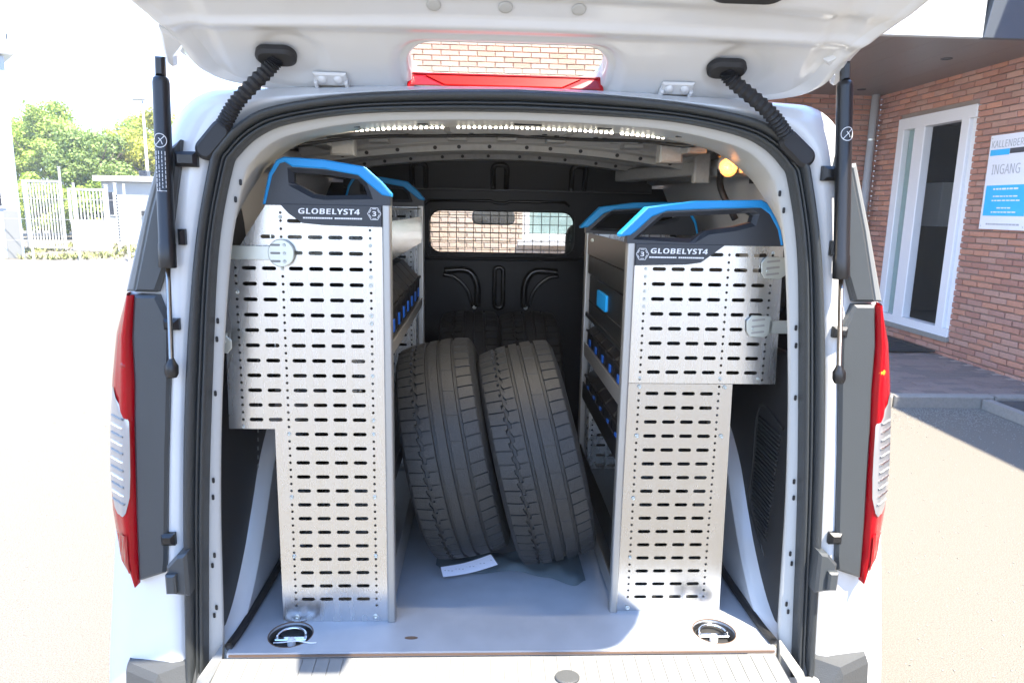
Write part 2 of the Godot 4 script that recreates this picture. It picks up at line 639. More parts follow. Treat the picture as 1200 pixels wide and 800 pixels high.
func brick_colour(pale: bool) -> Color:
	var c: Color = [Color(0.58, 0.45, 0.34), Color(0.55, 0.42, 0.31), Color(0.62, 0.48, 0.36), Color(0.56, 0.43, 0.34), Color(0.60, 0.47, 0.37)][rng.randi_range(0, 4)] if pale else [Color(0.45, 0.215, 0.150), Color(0.385, 0.185, 0.135), Color(0.49, 0.235, 0.155), Color(0.41, 0.220, 0.170), Color(0.46, 0.26, 0.195)][rng.randi_range(0, 4)]
	return c * rng.randf_range(0.85, 1.12)

func lay_bricks(wall: MeshInstance3D, frame: Transform3D, u0: float, u1: float, y0: float, y1: float, holes: Array, near: Rect2, most: int, pale := false) -> void:
	# running bond in the frame's x-y plane, faces 10 mm proud of the joints; holes are Rect2 in (u, y); bricks inside «near» are pieces
	var meshes := [bevel_block(0.208, 0.052, 0.06, 0.004), bevel_block(0.206, 0.050, 0.061, 0.006)]
	var rest := []
	var cols := []
	var count := 0
	var rows := int((y1 - y0) / 0.0625)
	for r in rows:
		var y := y0 + 0.031 + r * 0.0625
		var u := u0 - (0.11 if r % 2 else 0.0)
		while u < u1:
			var a := maxf(u + 0.005, u0)
			var b := minf(u + 0.213, u1)
			u += 0.22
			var pieces := [[a, b]]
			for h in holes:
				var hh: Rect2 = h
				if y + 0.02 < hh.position.y or y - 0.02 > hh.end.y:
					continue
				var next := []
				for s in pieces:
					if s[1] <= hh.position.x or s[0] >= hh.end.x:
						next.append(s)
						continue
					if s[0] < hh.position.x:
						next.append([s[0], hh.position.x])
					if s[1] > hh.end.x:
						next.append([hh.end.x, s[1]])
				pieces = next
			for s in pieces:
				var l: float = s[1] - s[0]
				if l < 0.03:
					continue
				var t := frame * Transform3D(Basis.from_euler(Vector3(0, rng.randf_range(-0.006, 0.006), 0)).scaled_local(Vector3(l / 0.208, 1, 1)), Vector3((s[0] + s[1]) / 2, y, -0.02 + rng.randf_range(-0.0025, 0.0015)))
				if near.has_point(Vector2((s[0] + s[1]) / 2, y)) and count < most:
					count += 1
					var o := put(wall, "brick", meshes[rng.randi_range(0, 1)], M(("pale_" if pale else "") + "brick_%d" % rng.randi_range(0, 4)))
					o.transform = t
				else:
					rest.append(t)
					cols.append(brick_colour(pale))
	multi(wall, "brickwork", meshes[0], M("brick_tinted"), rest, cols).set_meta("kind", "stuff")

func make_brick_building() -> void:
	var b := thing("brick_building", "red brick building with a white entrance door under a dark canopy", "building", Vector3(4.95, 0, -5))
	# the wall beside the van faces -x; its opening holds the entrance door
	var z_in := -7.64
	var w := MB.new()
	for s in [[0.0, 0.30, -7.64, 6.0], [0.30, 2.70, -7.64, -7.15], [0.30, 2.70, -5.77, 6.0], [2.70, 5.6, -7.64, 6.0]]:
		w.box(Vector3(5.09, (s[0] + s[1]) / 2, (s[2] + s[3]) / 2), Vector3(0.25, s[1] - s[0], s[3] - s[2]))
	var wall := part(b, "wall", w, M("mortar"))
	# frame: x runs to -z... u grows with z, face towards -x
	var f := Transform3D(Basis(Vector3(0, 0, 1), Vector3(0, 1, 0), Vector3(-1, 0, 0)), Vector3(4.95, 0, 0))
	lay_bricks(wall, f, z_in, 5.9, 0.0, 5.6, [Rect2(-7.15, 0.30, 1.38, 2.40)], Rect2(-5.75, 0.0, 1.35, 3.05), 260)
	# return of the wall under the canopy, facing the van
	var rw := MB.new()
	rw.box(Vector3(3.74, 2.8, -7.80), Vector3(2.45, 5.6, 0.30))
	var back := part(b, "return_wall", rw, M("mortar"))
	lay_bricks(back, Transform3D(Basis.IDENTITY, Vector3(0, 0, -7.64)), 2.52, 4.955, 0.0, 5.6, [], Rect2(4.1, 2.35, 1.0, 0.66), 40)
	# stone door step under the frame
	part(b, "door_step", box_of(Vector3(4.99, 0.275, -6.46), Vector3(0.17, 0.05, 1.44), 0.006), M("kerb"))
	var d := MB.new()
	var df := 4.985
	d.box(Vector3(df, 2.635, -6.46), Vector3(0.11, 0.13, 1.38), 0.008)
	d.box(Vector3(df, 0.345, -6.46), Vector3(0.11, 0.09, 1.38), 0.008)
	d.box(Vector3(df, 1.48, -7.085), Vector3(0.11, 2.18, 0.13), 0.008)
	d.box(Vector3(df, 1.48, -6.72), Vector3(0.10, 2.18, 0.20), 0.008)
	d.box(Vector3(df, 1.48, -5.93), Vector3(0.11, 2.18, 0.13), 0.008)
	d.box(Vector3(df + 0.02, 1.48, -5.825), Vector3(0.07, 2.18, 0.10), 0.008)
	var frame := part(b, "door_frame", d, M("white_paint"))
	part(frame, "pane", box_of(Vector3(df + 0.02, 1.48, -6.92), Vector3(0.012, 2.18, 0.19)), M("house_glass"))
	# the leaf stands open, folded back into the hall
	var leaf := part(b, "door", box_of(Vector3(5.44, 1.48, -5.94), Vector3(0.76, 2.16, 0.045), 0.006), M("white_paint"))
	part(leaf, "handle", box_of(Vector3(5.74, 1.4, -5.975), Vector3(0.12, 0.02, 0.03), 0.006), M("zinc"))
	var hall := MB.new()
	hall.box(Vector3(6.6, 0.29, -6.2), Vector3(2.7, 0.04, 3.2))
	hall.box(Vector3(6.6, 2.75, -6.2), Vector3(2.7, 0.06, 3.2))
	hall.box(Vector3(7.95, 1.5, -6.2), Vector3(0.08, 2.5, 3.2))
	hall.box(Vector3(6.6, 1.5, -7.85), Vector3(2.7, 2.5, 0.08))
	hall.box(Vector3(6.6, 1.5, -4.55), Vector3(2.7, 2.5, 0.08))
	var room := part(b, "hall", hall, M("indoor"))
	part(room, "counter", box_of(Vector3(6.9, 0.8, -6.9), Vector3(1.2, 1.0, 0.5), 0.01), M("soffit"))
	part(room, "cabinet", box_of(Vector3(6.15, 1.72, -7.6), Vector3(0.8, 0.55, 0.36), 0.01), M("light_fascia"))
	# canopy: white fascia, brown soffit boards, small round lamps
	part(b, "canopy_fascia", box_of(Vector3(3.34, 3.30, -4.62), Vector3(1.48, 0.52, 0.06), 0.004), M("light_fascia"))
	var dkf := MB.new()
	dkf.prism(pv([4.085, 3.04, 4.95, 3.04, 4.95, 3.56, 4.17, 3.56]), -4.65, -4.587, 0.003)
	part(b, "dark_fascia", dkf, M("dark_fascia"))
	var so := MB.new()
	so.box(Vector3(3.775, 3.3, -6.12), Vector3(2.34, 0.45, 2.92))
	var soffit := part(b, "canopy", so, M("soffit_dark"))
	for i in 6:
		part(soffit, "soffit_board", box_of(Vector3(2.795 + i * 0.392, 3.058, -6.15), Vector3(0.389, 0.028, 2.98), 0.002), M("soffit"))
	for q in [[3.756, -7.3], [4.322, -5.42], [4.45, -7.19]]:
		var l := MB.new()
		l.xf = Transform3D(Basis.IDENTITY, Vector3(q[0], 3.038, q[1]))
		l.lathe([[0.0, 0.004], [0.034, 0.004], [0.036, 0.0], [0.05, 0.0], [0.052, 0.008]], 20)
		part(soffit, "spotlight", l, M("soffit_dark"))
	var pipe := MB.new()
	pipe.smooth(true)
	pipe.tube([Vector3(4.82, 0.1, -7.53), Vector3(4.82, 3.04, -7.53)], 0.045, 16)
	var dp := part(b, "downpipe", pipe, M("pipe_grey"))
	for y in [0.7, 1.6, 2.5]:
		var c := MB.new()
		c.xf = Transform3D(Basis.IDENTITY, Vector3(4.82, y, -7.53))
		c.lathe([[0.045, -0.015], [0.05, -0.012], [0.05, 0.012], [0.045, 0.015]], 16)
		part(dp, "pipe_clip", c, M("zinc"))
	# roof with eaves that shade the wall and the path
	part(b, "roof", box_of(Vector3(7.92, 5.75, -0.8), Vector3(5.96, 0.5, 13.9), 0.02), M("cladding"))

	var mat_ := MB.new()
	mat_.box(Vector3(4.62, 0.126, -6.35), Vector3(0.56, 0.016, 0.95), 0.006)
	var dm := thing("door_mat", "black rubber door mat on the paving before the entrance", "door mat", Vector3(4.62, 0.12, -6.35))
	part(dm, "mat", mat_, M("doormat"))
	for i in 9:
		part(dm, "ridge", box_of(Vector3(4.62, 0.136, -6.75 + i * 0.1), Vector3(0.5, 0.008, 0.05), 0.003), M("doormat"))

	# the sign on the wall right of the door
	var sg := thing("entrance_sign", "white and cyan entrance sign screwed to the brick wall right of the door", "sign", Vector3(4.93, 1.46, -5.19))
	var x := 4.925
	part(sg, "board", box_of(Vector3(x, 1.908, -5.19), Vector3(0.012, 0.896, 0.61), 0.002), M("sign_white"))
	var fx := x - 0.0075
	part(sg, "cyan_bar", box_of(Vector3(fx, 2.192, -5.345), Vector3(0.002, 0.056, 0.255)), M("sign_cyan"))
	part(sg, "dark_bar", box_of(Vector3(fx, 2.196, -5.062), Vector3(0.002, 0.048, 0.30)), M("sign_dark"))
	part(sg, "cyan_panel", box_of(Vector3(fx, 1.735, -5.19), Vector3(0.002, 0.29, 0.545)), M("sign_cyan"))
	wall_text(sg, "lettering", "KALLENBERG", Vector2(0.47, 0.066), Vector3(fx, 2.238, -5.465), M("sign_grey"))
	wall_text(sg, "lettering", "INGANG", Vector2(0.37, 0.092), Vector3(fx, 1.985, -5.42), M("sign_grey"))
	for q in [[1.845, 0.34, 0.016], [1.775, 0.32, 0.012], [1.735, 0.34, 0.012], [1.665, 0.18, 0.012], [1.625, 0.32, 0.012]]:
		var ln := MB.new()
		var at: float = -5.19 - q[1] / 2
		while at < -5.19 + q[1] / 2 - 0.01:
			var l := rng.randf_range(0.02, 0.055)
			ln.box(Vector3(fx - 0.0015, q[0], at + l / 2), Vector3(0.002, q[2], l))
			at += l + 0.012
		part(sg, "print_line", ln, M("sign_white"))
	var url := MB.new()
	var at2 := -5.40
	while at2 < -5.0:
		var l2 := rng.randf_range(0.02, 0.05)
		url.box(Vector3(fx, 1.51, at2 + l2 / 2), Vector3(0.002, 0.016, l2))
		at2 += l2 + 0.008
	part(sg, "print_line", url, M("sign_grey"))
	for q in [[1.49, -5.47], [1.49, -4.91], [2.33, -5.47], [2.33, -4.91]]:
		var sc := MB.new()
		sc.xf = turned(Vector3(fx, q[0], q[1]), Vector3(-1, 0, 0), Vector3(0, 0, 1))
		sc.lathe([[0.0, 0.004], [0.006, 0.003], [0.008, 0.0]], 10)
		part(sg, "screw", sc, M("zinc"))

func wall_text(parent: Node, called: String, text: String, size: Vector2, at: Vector3, m: Material) -> void:
	# thin lettering on a wall that faces -x: «at» is its lower left corner
	letter(parent, called, text, size, Transform3D(Basis(Vector3(0, 0, 1), Vector3(0, 1, 0), Vector3(-1, 0, 0)), at), m, false)

func letter(parent: Node, called: String, text: String, size: Vector2, frame: Transform3D, m: Material, bold: bool) -> void:
	var t := TextMesh.new()
	var f := SystemFont.new()
	f.font_names = PackedStringArray(["Droid Sans"])
	f.font_weight = 700 if bold else 400
	t.font = f
	t.font_size = 64
	t.pixel_size = size.y / 46.0
	t.depth = 0.001
	t.text = text
	var box := t.get_aabb()
	var k := Vector3(size.x / box.size.x, size.y / box.size.y, 1.0)
	var o := put(parent, called, t, m)
	var base: Vector3 = (parent as Node3D).position if parent.get_parent() == self else Vector3.ZERO
	o.transform = Transform3D(Basis.IDENTITY, -base) * frame * Transform3D(Basis.from_scale(k), Vector3(-box.position.x * k.x, -box.position.y * k.y, 0))

func make_front_house() -> void:
	# brick front that the van's nose points at: seen through the cab, through the tailgate and under the canopy
	var h := thing("brick_front_house", "sunlit pale brick house front with a white window, ahead of the van", "building", Vector3(0.6, 0, -7.8))
	var w := MB.new()
	for s in [[-3.0, 0.46, 0.0, 5.0], [0.46, 2.06, 0.0, 1.16], [0.46, 2.06, 2.35, 5.0], [2.06, 2.515, 0.0, 5.0]]:
		w.box(Vector3((s[0] + s[1]) / 2, (s[2] + s[3]) / 2, -7.80), Vector3(s[1] - s[0], s[3] - s[2], 0.30))
	var wall := part(h, "wall", w, M("pale_mortar"))
	var f := Transform3D(Basis.IDENTITY, Vector3(0, 0, -7.64))
	lay_bricks(wall, f, -3.0, 2.51, 0.0, 5.0, [Rect2(0.46, 1.16, 1.6, 1.19)], Rect2(-0.75, 1.0, 1.8, 0.62), 120, true)
	var fr := MB.new()
	for q in [[0.50, 1.755, 0.09, 1.19], [2.02, 1.755, 0.09, 1.19], [1.26, 1.755, 0.07, 1.02], [1.26, 1.21, 1.43, 0.09], [1.26, 2.31, 1.43, 0.09]]:
		fr.box(Vector3(q[0], q[1], -7.70), Vector3(q[2], q[3], 0.07), 0.006)
	var win := part(h, "window", fr, M("white_paint"))
	part(win, "sill", box_of(Vector3(1.26, 1.135, -7.62), Vector3(1.72, 0.05, 0.16), 0.006), M("white_paint"))
	for x in [0.885, 1.64]:
		part(win, "pane", box_of(Vector3(x, 1.76, -7.71), Vector3(0.69, 1.02, 0.012)), M("house_glass"))
	part(h, "eaves", box_of(Vector3(-0.24, 5.06, -7.9), Vector3(5.6, 0.12, 0.7), 0.01), M("white_paint"))
	part(h, "back_room", box_of(Vector3(-0.24, 2.5, -9.6), Vector3(5.5, 5.0, 3.0)), M("pale_mortar"))

# ---------------------------------------------------------------- the van
const SEAL_OUT := [0.742, 0.42, 0.734, 0.546, 0.716, 0.908, 0.692, 1.204, 0.655, 1.48, 0.617, 1.650, 0.600, 1.688, 0.55, 1.739, 0.485, 1.770, 0.344, 1.794, 0.17, 1.807, 0.0, 1.812]
const SEAL_IN := [0.706, 0.42, 0.698, 0.545, 0.676, 0.908, 0.651, 1.204, 0.622, 1.48, 0.586, 1.640, 0.566, 1.678, 0.522, 1.716, 0.46, 1.741, 0.33, 1.763, 0.165, 1.772, 0.0, 1.775]
const FLANGE := [0.676, 0.42, 0.664, 0.56, 0.652, 0.908, 0.631, 1.204, 0.598, 1.48, 0.564, 1.622, 0.542, 1.665, 0.50, 1.702, 0.44, 1.724, 0.32, 1.746, 0.16, 1.755, 0.0, 1.758]
const PILLAR := [0.80, 0.42, 0.78, 0.546, 0.757, 0.908, 0.727, 1.204, 0.70, 1.45, 0.672, 1.62, 0.650, 1.70, 0.60, 1.760, 0.52, 1.784, 0.36, 1.798, 0.18, 1.8095, 0.0, 1.814]
const BODY := [0.960, 0.42, 0.948, 0.546, 0.900, 0.908, 0.862, 1.204, 0.828, 1.42, 0.760, 1.62, 0.712, 1.74, 0.648, 1.800, 0.552, 1.812, 0.385, 1.820, 0.185, 1.825, 0.0, 1.827]
const INSIDE := [0.79, 0.42, 0.79, 0.56, 0.795, 0.9, 0.78, 1.2, 0.735, 1.5, 0.675, 1.66, 0.635, 1.72, 0.56, 1.765, 0.47, 1.785, 0.33, 1.802, 0.16, 1.81, 0.0, 1.813]

func ring(half: Array) -> PackedVector2Array:
	var r := curve(half, 6)
	var n := r.size()
	for i in range(n - 2, -1, -1):
		r.append(Vector2(-r[i].x, r[i].y))
	return r

func at_z(r: PackedVector2Array, z: float, grow := 0.0) -> PackedVector3Array:
	var p := PackedVector3Array()
	for q in r:
		var v := q
		if grow != 0.0:
			v += Vector2(signf(q.x) * minf(1.0, absf(q.x) / 0.2), clampf((q.y - 1.5) / 0.3, 0, 1)) * grow
		p.append(Vector3(v.x, v.y, z))
	return p

func mix_ring(a: PackedVector2Array, b: PackedVector2Array, t: float) -> PackedVector2Array:
	var r := PackedVector2Array()
	for i in a.size():
		r.append(a[i].lerp(b[i], t))
	return r

func make_van() -> void:
	var van := thing("panel_van", "white panel van with its tailgate wide open and a shelving rack on either side", "van", Vector3.ZERO)
	var so := ring(SEAL_OUT)
	var si := ring(SEAL_IN)
	var fl := ring(FLANGE)
	var pi := ring(PILLAR)
	var bo := ring(BODY)
	var ins := ring(INSIDE)
	# outer shell
	var b := MB.new()
	b.smooth(true)
	b.loft([at_z(fl, -0.036), at_z(mix_ring(si, so, 0.3), -0.040), at_z(so, -0.022), at_z(mix_ring(so, pi, 0.25), -0.004), at_z(mix_ring(so, pi, 0.75), 0.0), at_z(pi, -0.004), at_z(mix_ring(pi, bo, 0.5), -0.022), at_z(mix_ring(pi, bo, 0.9), -0.052), at_z(bo, -0.085),
		at_z(bo, -0.14, 0.010), at_z(bo, -0.5, 0.02), at_z(bo, -1.4, 0.025), at_z(bo, -2.25, 0.02)])
	var body := part(van, "body_shell", b, M("paint"))
	# the van's nose: flanks below the glass, bonnet, roof front, pillars
	var n := MB.new()
	for s in [-1, 1]:
		var door := pv([-2.24, 0.35, -2.24, 1.12, -3.15, 1.08, -3.95, 0.92, -4.15, 0.7, -4.18, 0.35])
		n.xf = Transform3D(Basis(Vector3(0, 0, 1), Vector3(0, 1, 0), Vector3(-1, 0, 0)), Vector3(s * 0.87, 0, 0))
		n.prism(door, -0.04, 0.04, 0.01)
		n.xf = Transform3D.IDENTITY
		n.tube([Vector3(s * 0.62, 1.80, -2.2), Vector3(s * 0.70, 1.5, -2.72), Vector3(s * 0.82, 1.09, -3.2)], 0.045, 8)
		n.tube([Vector3(s * 0.70, 1.70, -2.22), Vector3(s * 0.85, 1.1, -2.22)], 0.05, 8)
	n.loft([PackedVector3Array([Vector3(-0.85, 1.07, -3.15), Vector3(0, 1.12, -3.2), Vector3(0.85, 1.07, -3.15)]), PackedVector3Array([Vector3(-0.83, 0.95, -3.9), Vector3(0, 1.0, -3.95), Vector3(0.83, 0.95, -3.9)]), PackedVector3Array([Vector3(-0.83, 0.7, -4.15), Vector3(0, 0.72, -4.22), Vector3(0.83, 0.7, -4.15)]), PackedVector3Array([Vector3(-0.83, 0.3, -4.18), Vector3(0, 0.3, -4.25), Vector3(0.83, 0.3, -4.18)])])
	n.loft([PackedVector3Array([Vector3(-0.62, 1.82, -2.2), Vector3(0, 1.875, -2.2), Vector3(0.62, 1.82, -2.2)]), PackedVector3Array([Vector3(-0.60, 1.79, -2.42), Vector3(0, 1.84, -2.46), Vector3(0.60, 1.79, -2.42)])])
	part(van, "bonnet", n, M("paint"))
	var ws := MB.new()
	ws.quad(Vector3(-0.60, 1.79, -2.42), Vector3(-0.82, 1.09, -3.2), Vector3(0.82, 1.09, -3.2), Vector3(0.60, 1.79, -2.42))
	part(van, "windscreen", ws, M("cab_glass"))
	for s in [-1, 1]:
		var sw := MB.new()
		sw.quad(Vector3(s * 0.68, 1.74, -2.25), Vector3(s * 0.85, 1.1, -2.25), Vector3(s * 0.83, 1.1, -3.15), Vector3(s * 0.66, 1.72, -2.5))
		part(van, "side_window", sw, M("cab_glass"))
		var rub := tyre_mesh(0.315, 0.19, 48, false)
		for z in [-0.86, -3.45]:
			var wheel := put(van, "wheel", rub, M("tyre"))
			wheel.transform = Transform3D(Basis(Vector3(0, 0, 1), PI / 2), Vector3(s * 0.74, 0.315, z))
			var rm := MB.new()
			rm.lathe([[0.0, 0.07], [0.05, 0.07], [0.06, 0.05], [0.17, 0.06], [0.2, 0.085], [0.205, -0.08]], 28)
			var rim := put(wheel, "rim", rm.mesh(), M("zinc"))
			rim.transform = Transform3D(Basis(Vector3(0, 0, 1), PI if s > 0 else 0.0), Vector3.ZERO)
	var under := MB.new()
	under.box(Vector3(0, 0.33, -2.05), Vector3(1.36, 0.1, 4.0))
	under.box(Vector3(0, 0.46, -2.05), Vector3(1.1, 0.16, 4.1))
	part(van, "underbody", under, M("cab_dark"))

	# cab seen through the grille
	var dash := MB.new()
	dash.box(Vector3(0, 1.0, -2.95), Vector3(1.5, 0.22, 0.45), 0.04)
	part(van, "dashboard", dash, M("cab_dark"))
	for s in [-1, 1]:
		var seat := MB.new()
		seat.box(Vector3(s * 0.42, 0.88, -1.85), Vector3(0.5, 0.16, 0.5), 0.04)
		seat.xf = turned(Vector3(s * 0.42, 1.12, -1.63), Vector3(0, 1, 0.22))
		seat.box(Vector3.ZERO, Vector3(0.48, 0.52, 0.13), 0.045)
		var st := part(van, "seat", seat, M("cab_dark"))
		var hr := MB.new()
		hr.prism(round_rect(s * 0.43, 1.42, 0.27, 0.20, 0.06), -1.62, -1.52, 0.02)
		part(st, "headrest", hr, M("cab_dark"))
	var mir := MB.new()
	mir.prism(round_rect(0.0, 1.522, 0.245, 0.085, 0.035), -2.64, -2.60, 0.008)
	mir.tube([Vector3(0, 1.55, -2.62), Vector3(0, 1.68, -2.58)], 0.012, 6)
	part(van, "rear_view_mirror", mir, M("cab_dark"))

	# rubber seal round the opening
	var se := MB.new()
	se.smooth(true)
	var prof := [[-0.06, -0.032], [-0.03, -0.004], [0.05, 0.006], [0.14, 0.006], [0.19, -0.004], [0.21, -0.012], [0.24, 0.002], [0.30, 0.009], [0.36, 0.006], [0.40, -0.010], [0.43, 0.004], [0.52, 0.018], [0.70, 0.024], [0.88, 0.018], [0.98, 0.0], [1.02, -0.018]]
	var rows := []
	for p in prof:
		rows.append(at_z(mix_ring(si, so, p[0]), p[1]))
	se.loft(rows)
	part(van, "door_seal", se, M("rubber"))
	# inner return of the opening and the inside skin
	var inn := MB.new()
	inn.smooth(true)
	var ret := PackedVector3Array()
	var ret2 := PackedVector3Array()
	for q in fl:
		var top := smoothstep(1.52, 1.72, q.y)
		ret.append(Vector3(q.x + signf(q.x) * 0.012 * (1 - top), q.y + 0.004 * top, lerpf(-0.075, -0.21, top)))
		ret2.append(Vector3(q.x + signf(q.x) * 0.05 * (1 - top), q.y + 0.02 * top, lerpf(-0.078, -0.225, top)))
	inn.loft([at_z(mix_ring(si, so, 0.1), -0.034), at_z(fl, -0.032), at_z(fl, -0.045), ret, ret2])
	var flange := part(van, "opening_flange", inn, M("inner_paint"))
	# punched holes in the flange, seen as small dark dots
	for s in [-1, 1]:
		for q in [[1.62, 0.555], [1.585, 0.567], [1.17, 0.632], [1.29, 0.622], [1.33, 0.618], [0.97, 0.648], [0.93, 0.651], [0.79, 0.656], [0.765, 0.662], [0.66, 0.659], [0.64, 0.665]]:
			var h := MB.new()
			h.prism(round_rect(s * (q[1] + 0.012), q[0], 0.006, 0.013, 0.0029, 3), -0.0295, -0.0285)
			part(flange, "hole", h, M("hose_rubber"))
	for q in [[-0.36, 1.746, 0.05], [-0.20, 1.755, 0.022], [-0.48, 1.722, 0.02], [0.20, 1.755, 0.03], [0.39, 1.742, 0.06], [0.03, 1.759, 0.06]]:
		part(flange, "hole", box_of(Vector3(q[0], q[1] + 0.001, -0.12), Vector3(q[2], 0.006, 0.012)), M("cab_dark"))
	var sk := MB.new()
	sk.smooth(true)
	sk.loft([ret2, at_z(mix_ring(fl, ins, 0.75), -0.15), at_z(ins, -0.26), at_z(ins, -0.8), at_z(ins, -1.46)])
	part(van, "inner_skin", sk, M("skin_paint"))
	make_roof_inside(van)
	make_bulkhead(van)
	make_load_floor(van)
	make_side_trims(van)
	make_rear_trim(van)
	make_tailgate(van)

func make_roof_inside(van: Node3D) -> void:
	# cross bows, brackets and rails of bare steel under the roof
	for z in [-0.72, -1.12]:
		var bm := MB.new()
		bm.smooth(false)
		var rows := []
		for k in 13:
			var x := -0.60 + 1.2 * k / 12.0
			var y := 1.762 - 0.05 * x * x / 0.36 * 1.1
			rows.append(PackedVector3Array([Vector3(x, y + 0.03, z + 0.075), Vector3(x, y + 0.006, z + 0.06), Vector3(x, y, z + 0.045), Vector3(x, y - 0.016, z + 0.035), Vector3(x, y - 0.016, z - 0.035), Vector3(x, y, z - 0.05), Vector3(x, y + 0.03, z - 0.06)]))
		bm.loft(rows)
		var bow := part(van, "roof_bow", bm, M("primer"))
		for k in 12:
			var x := -0.5 + k * 0.0905 + (0.02 if k % 3 == 0 else 0.0)
			var y := 1.762 - 0.05 * x * x / 0.36 * 1.1
			var h := MB.new()
			h.xf = turned(Vector3(x, y - 0.006, z + 0.0415), Vector3(0, -0.45, 1))
			h.lathe([[0.0, 0.001], [0.006, 0.001], [0.006, -0.002]], 10)
			part(bow, "hole", h, M("hose_rubber"))
		for x in [-0.33, -0.13, 0.0, 0.13, 0.33]:
			part(bow, "tab", box_of(Vector3(x, 1.778 - 0.09 * x * x, z + 0.09), Vector3(0.06, 0.006, 0.06), 0.002), M("primer"))
	# pressed sheet between the rear header and the first bow
	var hb := MB.new()
	hb.smooth(true)
	var hrows := []
	for q in [[-0.226, 1.776], [-0.30, 1.784], [-0.42, 1.784], [-0.46, 1.778], [-0.60, 1.778], [-0.655, 1.768]]:
		var row := PackedVector3Array()
		for k in 21:
			var x := -0.50 + k * 0.05
			row.append(Vector3(x, q[1] - 0.10 * x * x - 0.004 * smoothstep(0.4, 0.8, sin(x * 38.0)), q[0]))
		hrows.append(row)
	hb.loft(hrows)
	var header := part(van, "header_sheet", hb, M("skin_paint"))
	for q in [[-0.30, -0.5], [-0.275, -0.5], [-0.16, -0.53], [-0.10, -0.5], [0.10, -0.5], [0.135, -0.52], [0.24, -0.5], [0.265, -0.5], [0.37, -0.53]]:
		var h := MB.new()
		h.xf = turned(Vector3(q[0], 1.7765 - 0.10 * q[0] * q[0], q[1]), Vector3(0, -1, 0))
		h.lathe([[0.0, 0.0015], [0.007, 0.0015], [0.007, -0.001]], 10)
		part(header, "hole", h, M("hose_rubber"))
	for x in [-0.36, -0.14, 0.0, 0.14, 0.36]:
		part(header, "tab", box_of(Vector3(x, 1.770 - 0.10 * x * x, -0.60), Vector3(0.055, 0.010, 0.07), 0.003), M("primer"))
	for s in [-1, 1]:
		var br := MB.new()
		br.box(Vector3(s * 0.435, 1.728, -0.46), Vector3(0.062, 0.046, 0.05), 0.005)
		br.box(Vector3(s * 0.485, 1.735, -0.47), Vector3(0.05, 0.016, 0.20), 0.004)
		part(van, "roof_bracket", br, M("primer"))
		# diagonal ribs between the rear header and the first bow
		for x in [0.18, 0.42]:
			var ribm := MB.new()
			ribm.tube([Vector3(s * x, 1.775, -0.24), Vector3(s * (x * 0.8), 1.782, -0.66)], 0.009, 6)
			part(van, "roof_rib", ribm, M("primer"))
	for s in [-1, 1]:
		var rail := MB.new()
		rail.tube([Vector3(s * 0.62, 1.70, -0.30), Vector3(s * 0.62, 1.705, -1.44)], 0.03, 8)
		part(van, "roof_rail", rail, M("primer"))
	# steel channel and bracket over the right rack
	var ch := MB.new()
	var d := (Vector3(0.585, 1.69, -0.62) - Vector3(0.46, 1.715, -1.20))
	ch.xf = turned(Vector3(0.522, 1.702, -0.91), Vector3.UP, d)
	ch.box(Vector3.ZERO, Vector3(d.length(), 0.04, 0.07), 0.004)
	ch.xf = Transform3D.IDENTITY
	ch.box(Vector3(0.555, 1.700, -0.56), Vector3(0.045, 0.085, 0.03), 0.004)
	part(van, "ceiling_channel", ch, M("primer"))
	# wiring along the header
	var wire := MB.new()
	wire.smooth(true)
	wire.tube(path3([Vector3(-0.52, 1.72, -0.32), Vector3(-0.36, 1.748, -0.38), Vector3(-0.2, 1.765, -0.5), Vector3(0.0, 1.772, -0.52), Vector3(0.2, 1.765, -0.5), Vector3(0.33, 1.752, -0.36), Vector3(0.42, 1.735, -0.27), Vector3(0.47, 1.738, -0.25), Vector3(0.52, 1.715, -0.3)], 6), 0.005, 6)
	part(van, "cable", wire, M("hose_rubber"))
	wire = MB.new()
	wire.smooth(true)
	wire.tube(path3([Vector3(0.565, 1.69, -0.42), Vector3(0.58, 1.64, -0.45), Vector3(0.615, 1.56, -0.42)], 5), 0.009, 6)
	part(van, "cable", wire, M("hose_rubber"))
	# strip of small lamps under the rear header
	var strip := MB.new()
	var lamps := MB.new()
	var prev := Vector3.ZERO
	for k in 66:
		if k in [24, 25, 56]:
			continue
		var x := -0.445 + 0.80 * k / 65.0
		var y := 1.760 - 0.115 * x * x
		strip.box(Vector3(x, y + 0.0045, -0.213), Vector3(0.0125, 0.003, 0.012))
		lamps.box(Vector3(x, y + 0.0012, -0.213), Vector3(0.006, 0.0035, 0.006), 0.001)
	var led := part(van, "lamp_strip", strip, M("inner_paint"))
	part(led, "led_lights", lamps, M("led")).set_meta("kind", "stuff")
	var al := AreaLight3D.new()
	al.name = "led_strip_light"
	al.area_size = Vector2(0.78, 0.01)
	al.light_energy = 0.16
	al.light_color = Color(1.0, 0.93, 0.82)
	al.shadow_enabled = true
	al.position = Vector3(-0.045, 1.744, -0.213)
	al.rotation_degrees = Vector3(-90, 0, 0)
	led.add_child(al)
	# round interior lamp, lit warm
	var at := Vector3(0.565, 1.692, -0.36)
	var gl := MB.new()
	gl.smooth(true)
	gl.xf = turned(at, Vector3(-0.25, -0.5, 1))
	gl.lathe([[0.0, 0.024], [0.012, 0.022], [0.020, 0.015], [0.0225, 0.0], [0.022, -0.008]], 20)
	var lamp := part(van, "interior_lamp", gl, M("bulb_glass"))
	var bulb := MB.new()
	bulb.smooth(true)
	bulb.xf = turned(at, Vector3(-0.25, -0.5, 1))
	bulb.lathe([[0.0, 0.014], [0.007, 0.012], [0.010, 0.004], [0.010, -0.006], [0.0, -0.008]], 12)
	part(lamp, "bulb", bulb, M("warm_bulb"))
	var base := MB.new()
